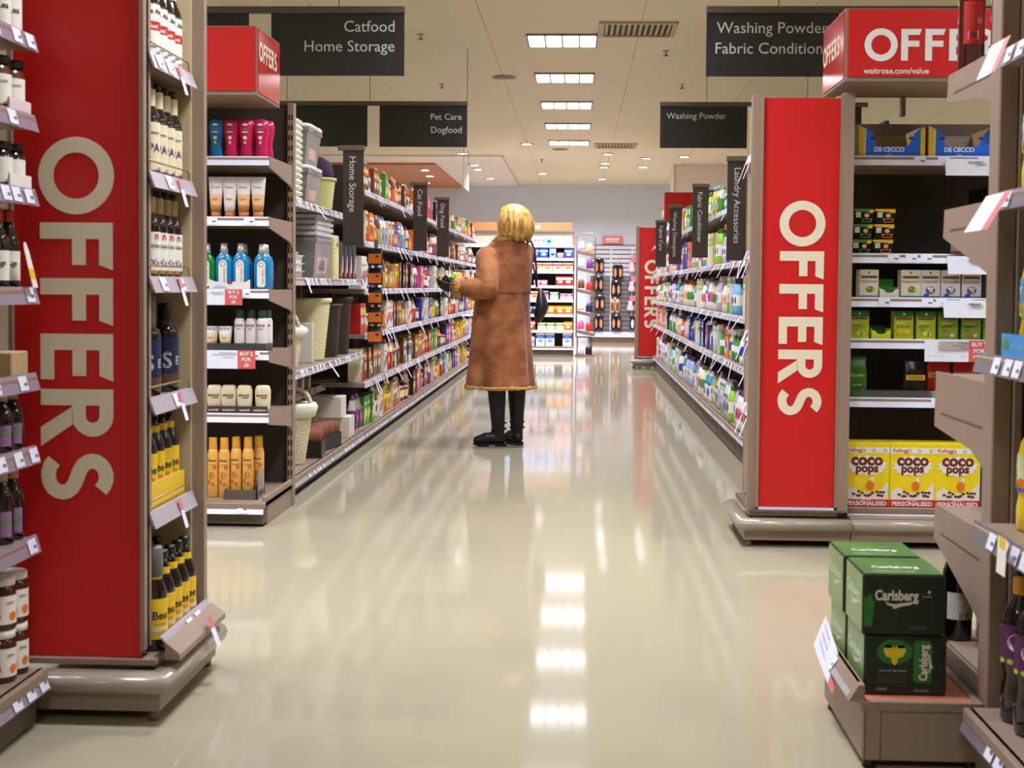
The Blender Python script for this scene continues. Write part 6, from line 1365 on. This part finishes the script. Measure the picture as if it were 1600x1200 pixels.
def suede_mat():
    m = bpy.data.materials.new('tan suede'); m.use_nodes = True; nt = m.node_tree; N = nt.nodes; L = nt.links; b = N['Principled BSDF']
    b.inputs['Roughness'].default_value = 0.85; b.inputs['Specular IOR Level'].default_value = 0.15
    b.inputs['Sheen Weight'].default_value = 0.25; b.inputs['Sheen Roughness'].default_value = 0.4
    tc = N.new('ShaderNodeTexCoord'); nz = N.new('ShaderNodeTexNoise'); nz.inputs['Scale'].default_value = 7.5; nz.inputs['Detail'].default_value = 4; nz.inputs['Roughness'].default_value = 0.55
    L.new(tc.outputs['Object'], nz.inputs['Vector'])
    cr = N.new('ShaderNodeValToRGB'); cr.color_ramp.elements[0].position = 0.36; cr.color_ramp.elements[0].color = lin((132,78,50)); cr.color_ramp.elements[1].position = 0.66; cr.color_ramp.elements[1].color = lin((184,120,80))
    L.new(nz.outputs[0], cr.inputs[0]); L.new(cr.outputs[0], b.inputs['Base Color'])
    n2 = N.new('ShaderNodeTexNoise'); n2.inputs['Scale'].default_value = 180; L.new(tc.outputs['Object'], n2.inputs['Vector'])
    bp = N.new('ShaderNodeBump'); bp.inputs['Strength'].default_value = 0.25; bp.inputs['Distance'].default_value = 0.004; L.new(n2.outputs[0], bp.inputs['Height']); L.new(bp.outputs[0], b.inputs['Normal'])
    return m
def hair_mat():
    m = bpy.data.materials.new('golden blonde hair'); m.use_nodes = True; nt = m.node_tree; N = nt.nodes; L = nt.links; b = N['Principled BSDF']
    b.inputs['Roughness'].default_value = 0.42; b.inputs['Specular IOR Level'].default_value = 0.4
    tc = N.new('ShaderNodeTexCoord'); mp = N.new('ShaderNodeMapping'); mp.inputs['Scale'].default_value = (60, 60, 5); L.new(tc.outputs['Object'], mp.inputs[0])
    nz = N.new('ShaderNodeTexNoise'); nz.inputs['Scale'].default_value = 1.0; nz.inputs['Detail'].default_value = 3; L.new(mp.outputs[0], nz.inputs['Vector'])
    cr = N.new('ShaderNodeValToRGB'); cr.color_ramp.elements[0].position = 0.34; cr.color_ramp.elements[0].color = lin((158,98,40)); cr.color_ramp.elements[1].position = 0.68; cr.color_ramp.elements[1].color = lin((240,194,112))
    L.new(nz.outputs[0], cr.inputs[0]); L.new(cr.outputs[0], b.inputs['Base Color'])
    bp = N.new('ShaderNodeBump'); bp.inputs['Strength'].default_value = 0.3; bp.inputs['Distance'].default_value = 0.004; L.new(nz.outputs[0], bp.inputs['Height']); L.new(bp.outputs[0], b.inputs['Normal'])
    return m
skin = M('skin', (214, 160, 132), 0.5, noise=0.05); suede = suede_mat(); hairm = hair_mat()
furm = M('tan fur', (204, 158, 98), 0.95, spec=0.1, noise=0.25, scale=60, bump=0.8); boot_m = M('black boot leather', (20, 17, 18), 0.5, spec=0.4, noise=0.15); glove_m = M('black glove leather', (18, 15, 17), 0.55, noise=0.1)
lipm = M('lip', (176, 84, 80), 0.5); eyew = M('eye white', (232, 226, 220), 0.3); irism = M('iris', (60, 74, 92), 0.3)
WX, WY = -0.49, 9.75
pw_ = thing('person', 'woman with blonde bob in long tan suede coat and black boots facing the left shelves', 'person', (WX, WY, 0))
def W(x, y, z): return (x-WX, y-WY, z)
HC = Vector(W(-0.462,9.76,1.532)); HA = rad(156)        # head centre; direction the face looks in the xy plane (left and away)
hd = Vector((math.cos(HA), math.sin(HA), 0.16)).normalized(); hs = Vector((-hd.y, hd.x, 0)).normalized()
def H3(f, s, u): return tuple(HC + hd*f + hs*s + Vector((0,0,1))*u)
SL, EL, WL = W(-0.622,9.665,1.285), W(-0.610,9.56,1.075), W(-0.835,9.60,1.085)       # left shoulder, elbow, wrist (towards the camera)
SR, ER, WR = W(-0.375,9.88,1.315), W(-0.52,10.03,1.09), W(-0.80,9.83,1.09)
body = blobs('body', [
    ('e', H3(-0.005,0,0.02), (0.088,0.074,0.105), HA), ('e', H3(0.035,0,-0.055), (0.055,0.055,0.062), HA), ('e', H3(0.082,0,-0.085), (0.022,0.028,0.02), HA),
    ('c', H3(0.086,0,0.02), H3(0.108,0,-0.022), 0.008, 0.013), ('e', H3(0.0,0.075,-0.01), (0.018,0.01,0.03), HA), ('e', H3(0.0,-0.075,-0.01), (0.018,0.01,0.03), HA),
    ('e', H3(0.074,0.032,-0.03), (0.022,0.022,0.02), HA), ('e', H3(0.074,-0.032,-0.03), (0.022,0.022,0.02), HA),
    ('c', H3(-0.01,0,-0.06), W(-0.475,9.76,1.38), 0.05, 0.055), ('e', W(-0.50,9.765,1.24), (0.155,0.10,0.17), rad(40)), ('e', W(-0.515,9.765,1.05), (0.14,0.105,0.16), rad(40)), ('e', W(-0.51,9.765,0.90), (0.165,0.125,0.14), rad(40)),
    ('c', SL, EL, 0.05, 0.04), ('c', EL, WL, 0.04, 0.027), ('c', SR, ER, 0.05, 0.04), ('c', ER, WR, 0.04, 0.027),
    ('c', W(-0.575,9.715,0.85), W(-0.555,9.72,0.48), 0.08, 0.055), ('c', W(-0.555,9.72,0.48), W(-0.545,9.72,0.09), 0.055, 0.035),
    ('c', W(-0.445,9.815,0.85), W(-0.425,9.81,0.48), 0.08, 0.055), ('c', W(-0.425,9.81,0.48), W(-0.42,9.81,0.09), 0.055, 0.035),
    ('c', W(-0.535,9.72,0.045), W(-0.66,9.725,0.03), 0.03, 0.022), ('c', W(-0.41,9.81,0.045), W(-0.48,9.90,0.03), 0.03, 0.022)], skin, 0.009, 5, pw_)
for s in (-1, 1):
    q = MB(); bmx = Matrix.Translation(H3(0.077, 0.030*s, 0.012)) @ Matrix.Rotation(HA, 4, 'Z')
    q.lathe([(0.001,-0.011),(0.009,-0.006),(0.0115,0),(0.009,0.006),(0.001,0.011)], eyew, 12, X=bmx)
    q.lathe([(0.0005,-0.005),(0.005,-0.002),(0.005,0.002),(0.0005,0.005)], irism, 10, X=Matrix.Translation(H3(0.087, 0.030*s, 0.012)))
    q.build('eye', pw_)
MB().tube([H3(0.088,-0.022,-0.062), H3(0.098,0,-0.060), H3(0.088,0.022,-0.062)], [0.004,0.008,0.004], lipm, 8).build('mouth', pw_)
# coat: torso and sleeves fused into one garment, with folds
rings = []
for z, cx, cy, rx, ry, fold in ((0.40,-0.535,9.765,0.240,0.20,0.013),(0.47,-0.535,9.765,0.234,0.196,0.012),(0.60,-0.533,9.765,0.222,0.187,0.010),(0.75,-0.531,9.765,0.208,0.176,0.008),(0.88,-0.528,9.765,0.198,0.168,0.006),
                              (0.98,-0.524,9.765,0.190,0.160,0.004),(1.045,-0.520,9.765,0.186,0.152,0.003),(1.055,-0.520,9.765,0.190,0.156,0.003),(1.16,-0.512,9.765,0.190,0.154,0.004),(1.26,-0.503,9.765,0.186,0.148,0.003),(1.33,-0.497,9.765,0.172,0.135,0.002),(1.375,-0.487,9.765,0.138,0.112,0.001),(1.41,-0.475,9.765,0.098,0.088,0),(1.435,-0.468,9.765,0.078,0.075,0)):
    n = 64; R = []
    for k in range(n):
        a = 2*PI*k/n; g = 1 + fold/0.2*(math.sin(a*7+0.6)+0.6*math.sin(a*11+2.0+z*3))
        dent = 0.007*math.exp(-((a-rad(262))/0.035)**2) if z < 1.05 else 0.0     # back seam
        R.append((cx-WX+(rx*g-dent)*math.cos(a), cy-WY+(ry*g-dent)*math.sin(a), z))
    rings.append(R)
def lerp(a, b, t): return tuple(x+(y-x)*t for x, y in zip(a, b))
sl = [('c', SL, lerp(SL, EL, 0.5), 0.082, 0.077), ('c', lerp(SL, EL, 0.5), EL, 0.075, 0.070), ('c', EL, lerp(EL, WL, 0.55), 0.071, 0.064), ('c', lerp(EL, WL, 0.55), lerp(EL, WL, 0.93), 0.062, 0.056),
      ('c', SR, lerp(SR, ER, 0.5), 0.080, 0.074), ('c', lerp(SR, ER, 0.5), ER, 0.073, 0.068), ('c', ER, lerp(ER, WR, 0.9), 0.068, 0.054)]
# wrinkle rolls round the elbow and the forearm
for t, r in ((0.55,0.0785),(0.72,0.0775),(0.88,0.0765)):
    p = lerp(SL, EL, t); sl.append(('e', (p[0]-0.006, p[1]-0.003, p[2]), (r, r, 0.017), 0.3, 0.25))
for t, r in ((0.18,0.074),(0.36,0.0705),(0.52,0.068)):
    p = lerp(EL, WL, t); sl.append(('e', p, (0.014, r, r), 0.2, 0.2))
coat = blobs('coat', [('r', rings)] + sl, suede, 0.0085, 3, pw_)
hem = [(R[0], R[1], 0.402) for R in rings[0][::2]]
fur('hem_trim', hem, 0.0095, furm, coat, 10, 1.3, 3, True, 4)
def circ(p, q, r, n=14):
    p, q = Vector(p), Vector(q); d = (q-p).normalized(); u = d.cross(Vector((0,0,1))).normalized(); v = d.cross(u)
    return [tuple(p + (u*math.cos(2*PI*k/n)+v*math.sin(2*PI*k/n))*r) for k in range(n)]
fur('cuff_trim', circ(lerp(EL, WL, 0.90), WL, 0.055), 0.024, furm, coat, 10, 0.7, 4, True, 5)
fur('cuff_trim', circ(lerp(ER, WR, 0.90), WR, 0.052), 0.022, furm, coat, 10, 0.7, 5, True, 5)
col_pts = [(-0.468-WX+0.088*math.cos(a), 9.765-WY+0.086*math.sin(a), 1.425-0.02*math.cos(a-HA)) for a in [2*PI*k/16 for k in range(16)]]
fur('collar', col_pts, 0.028, furm, coat, 12, 0.45, 6, True, 5)
fur('front_trim', [W(-0.575,9.80,1.40), W(-0.655,9.80,1.28), W(-0.70,9.79,1.12), W(-0.715,9.79,0.98)], 0.026, furm, coat, 10, 0.6, 8, False, 10)
MB().tube([W(-0.66,9.672,1.045), W(-0.60,9.628,1.05), W(-0.52,9.606,1.05), W(-0.44,9.62,1.05), W(-0.36,9.675,1.05)], 0.004, M('dark seam',(104,60,36),0.8), 6).build('waist_seam', coat)
# hair: a bob open towards the face
rngs = []; n = 96
prof = [(0.128,0.004),(0.123,0.036),(0.109,0.066),(0.087,0.092),(0.055,0.113),(0.015,0.128),(-0.028,0.134),(-0.064,0.131),(-0.092,0.119),(-0.112,0.100)]
for z, r in prof:
    R = []
    for k in range(n):
        a = 2*PI*k/n; da = abs((a-HA+PI) % (2*PI) - PI)
        open_ = max(0.0, min(1.0, (1.15-da)/0.35)) if z < 0.06 else 0.0
        rr = r*1.04*(1+0.022*math.sin(a*17)+0.012*math.sin(a*41+z*30)) * (1.03 if da > 2 else 1.0)
        rr = rr*(1-open_) + min(rr, 0.080)*open_
        c = HC - hd*0.012
        zz = z - (0.016*math.sin(a*5+1)+0.008*math.sin(a*13) if z < -0.1 else 0) - (0.01*math.cos(a-HA-PI) if z < -0.07 else 0)
        R.append((c.x+rr*math.cos(a), c.y+rr*math.sin(a), HC.z+zz))
    rngs.append(R)
under = [(p[0]*0.86+ (HC.x)*0.14, p[1]*0.86+HC.y*0.14, p[2]+0.012) for p in rngs[-1]]
MB().loft(rngs+[under], hairm, True, False).build('hair', pw_)
# boots
def boot(ax, ay, dx, dy, top, heel=0.02):
    R = []
    for z, r, off in ((0.03,0.043,0.0),(0.09,0.044,0.004),(0.13,0.046,0.0),(0.22,0.051,0.0),(0.32,0.060,0.0),(0.40,0.064,0.0),(0.47,0.064,0.0)):
        R.append([(ax-WX+top[0]*(z/0.47)+off*dx+r*math.cos(a), ay-WY+top[1]*(z/0.47)+off*dy+r*math.sin(a), z) for a in [2*PI*k/20 for k in range(20)]])
    L = lambda t, z: W(ax+dx*t, ay+dy*t, z)
    o = blobs('boot', [('r', R), ('c', L(0.0,0.055), L(0.09,0.055), 0.042, 0.040), ('c', L(0.08,0.052), L(0.145,0.040), 0.040, 0.032), ('c', L(-0.02,0.05), L(0.0,0.07), 0.034, 0.038)], boot_m, 0.007, 4, pw_)
    q = MB(); nn = Vector((-dy, dx, 0)); out = []
    for t, s in ((-0.05,0.016),(-0.035,0.034),(0.02,0.038),(0.10,0.043),(0.15,0.036),(0.176,0.016)): out.append((t, s))
    pts = [(ax-WX+dx*t+nn.x*s, ay-WY+dy*t+nn.y*s) for t, s in out] + [(ax-WX+dx*t-nn.x*s, ay-WY+dy*t-nn.y*s) for t, s in reversed(out)]
    q.prism(pts, 'z', 0.010, 0.022, boot_m)
    hp = [(ax-WX+dx*t+nn.x*s, ay-WY+dy*t+nn.y*s) for t, s in ((-0.05,0.018),(-0.035,0.032),(0.025,0.034),(0.025,-0.034),(-0.035,-0.032),(-0.05,-0.018))]
    q.prism(hp, 'z', 0.0, 0.012, boot_m); tp = [(ax-WX+dx*t+nn.x*s, ay-WY+dy*t+nn.y*s) for t, s in ((0.07,0.036),(0.12,0.04),(0.15,0.034),(0.15,-0.034),(0.12,-0.04),(0.07,-0.036))]
    q.prism(tp, 'z', 0.0, 0.012, boot_m); q.build('sole', o)
    for z in (0.12, 0.16): MB().tube([(ax-WX+0.049*math.cos(a), ay-WY+0.049*math.sin(a), z) for a in [2*PI*k/16 for k in range(16)]], 0.006, boot_m, 6, closed=True).build('strap', o)
    return o
boot(-0.535, 9.70, -0.985, -0.17, (-0.022, 0.01)); boot(-0.415, 9.80, -0.52, 0.854, (-0.005, 0.0))
# gloved hands round the bundle
def hand(wrist, d, n_, side):
    """palm along d, fingers curl towards n_, thumb on side"""
    w0 = Vector(wrist); d = Vector(d).normalized(); n_ = Vector(n_).normalized(); s = d.cross(n_).normalized()*side; n_ = (s.cross(d)*side).normalized()
    P = lambda f, u, v: tuple(w0 + d*f + s*u + n_*v)
    parts = [('c', P(-0.03,0,0), P(0.01,0,0), 0.027, 0.027), ('c', P(0.01,0.018,0), P(0.075,0.026,0), 0.017, 0.014), ('c', P(0.01,0.004,0), P(0.08,0.008,0), 0.018, 0.014), ('c', P(0.01,-0.010,0), P(0.077,-0.010,0), 0.018, 0.014), ('c', P(0.01,-0.020,0), P(0.068,-0.027,0), 0.016, 0.013)]
    for u, L0, k in ((0.027,0.036,0.0),(0.009,0.041,0.004),(-0.010,0.038,0.003),(-0.028,0.030,-0.004)):
        b = (0.078+k, u, 0.0); m = (0.078+k+L0*0.85, u*1.03, L0*0.45); t1 = (m[0]+L0*0.30, m[1], m[2]+L0*0.62); t2 = (t1[0]-L0*0.08, t1[1], t1[2]+L0*0.45)
        parts += [('c', P(*b), P(*m), 0.0098, 0.0092), ('c', P(*m), P(*t1), 0.0092, 0.0086), ('c', P(*t1), P(*t2), 0.0086, 0.0078)]
    parts += [('c', P(0.015,0.020,0.004), P(0.045,0.047,0.020), 0.014, 0.011), ('c', P(0.045,0.047,0.020), P(0.068,0.050,0.046), 0.0105, 0.009)]
    return blobs('glove', parts, glove_m, 0.0038, 3, pw_)
hand(W(-0.838,9.60,1.085), (-1,0.10,0.12), (0.08,0.75,0.66), -1)
hand(W(-0.815,9.825,1.09), (-1,-0.12,0.10), (0.05,-0.75,0.66), 1)
# what she holds, and her bag
bd = thing('wrapped_bundle', 'pale yellow and green wrapped bundle in black holder held by the woman', 'packet', W(-0.88+WX, 9.715+WY, 1.075))
MB().loft([ring(0,0,z,a,b,20,3) for a,b,z in ((0.05,0.045,-0.03),(0.058,0.055,0.0),(0.064,0.06,0.05),(0.062,0.058,0.055))], M('black holder',(22,22,22),0.5)).build('holder', bd)
q = MB(); rb = random.Random(9)
for k in range(22):
    a = rb.random()*2*PI; rr = rb.random()*0.055; x, y, z = rr*math.cos(a)+0.03, rr*math.sin(a)*0.8, 0.055+rb.random()*0.03
    q.lathe([(0.002,-0.016),(0.017,-0.006),(0.021,0.004),(0.012,0.016),(0.001,0.02)], M('pale yellow petal',(236,226,150),0.6) if k % 3 else M('fresh green leaf',(140,184,60),0.6), 8, X=Matrix.Translation((x, y, z)) @ Matrix.Rotation(rb.uniform(-0.7,0.7), 4, 'X'))
q.build('flower_head', bd); bd.location = (-0.875, 9.715, 1.085)
bag = thing('handbag', 'dark plum shoulder bag hanging at the woman\'s right side', 'handbag', (-0.272, 9.80, 0.845))
bm_ = M('dark plum leather', (34, 16, 20), 0.5, noise=0.1)
rr = []
for z, a, b in ((0.0,0.012,0.05),(0.01,0.020,0.09),(0.06,0.042,0.125),(0.11,0.046,0.13),(0.16,0.036,0.115),(0.20,0.024,0.085),(0.235,0.012,0.045)): rr.append(ring(0.004-0.10*max(0, z-0.1)+0.02*(z > 0.05)*1.0*min(1, (z-0.05)/0.06) if z > 0.05 else 0.0, 0, z, a, b, 24, 2.4))
bb = MB().loft(rr, bm_).build('bag_body', bag)
MB().tube([(-0.012,-0.03,0.22),(-0.016,-0.04,0.32),(-0.022,-0.045,0.42),(-0.03,-0.04,0.50),(-0.055,-0.03,0.555),(-0.085,-0.005,0.578),(-0.09,0.03,0.565),(-0.075,0.055,0.50),(-0.035,0.05,0.36),(-0.012,0.03,0.22)], 0.0075, bm_, 6).build('shoulder_strap', bag)
MB().lathe([(0.012,0),(0.014,0.004),(0.012,0.02)], M('brass ring',(170,130,70),0.3,metal=0.8), 10, X=Matrix.Translation((-0.012,-0.035,0.225))).build('buckle', bag)
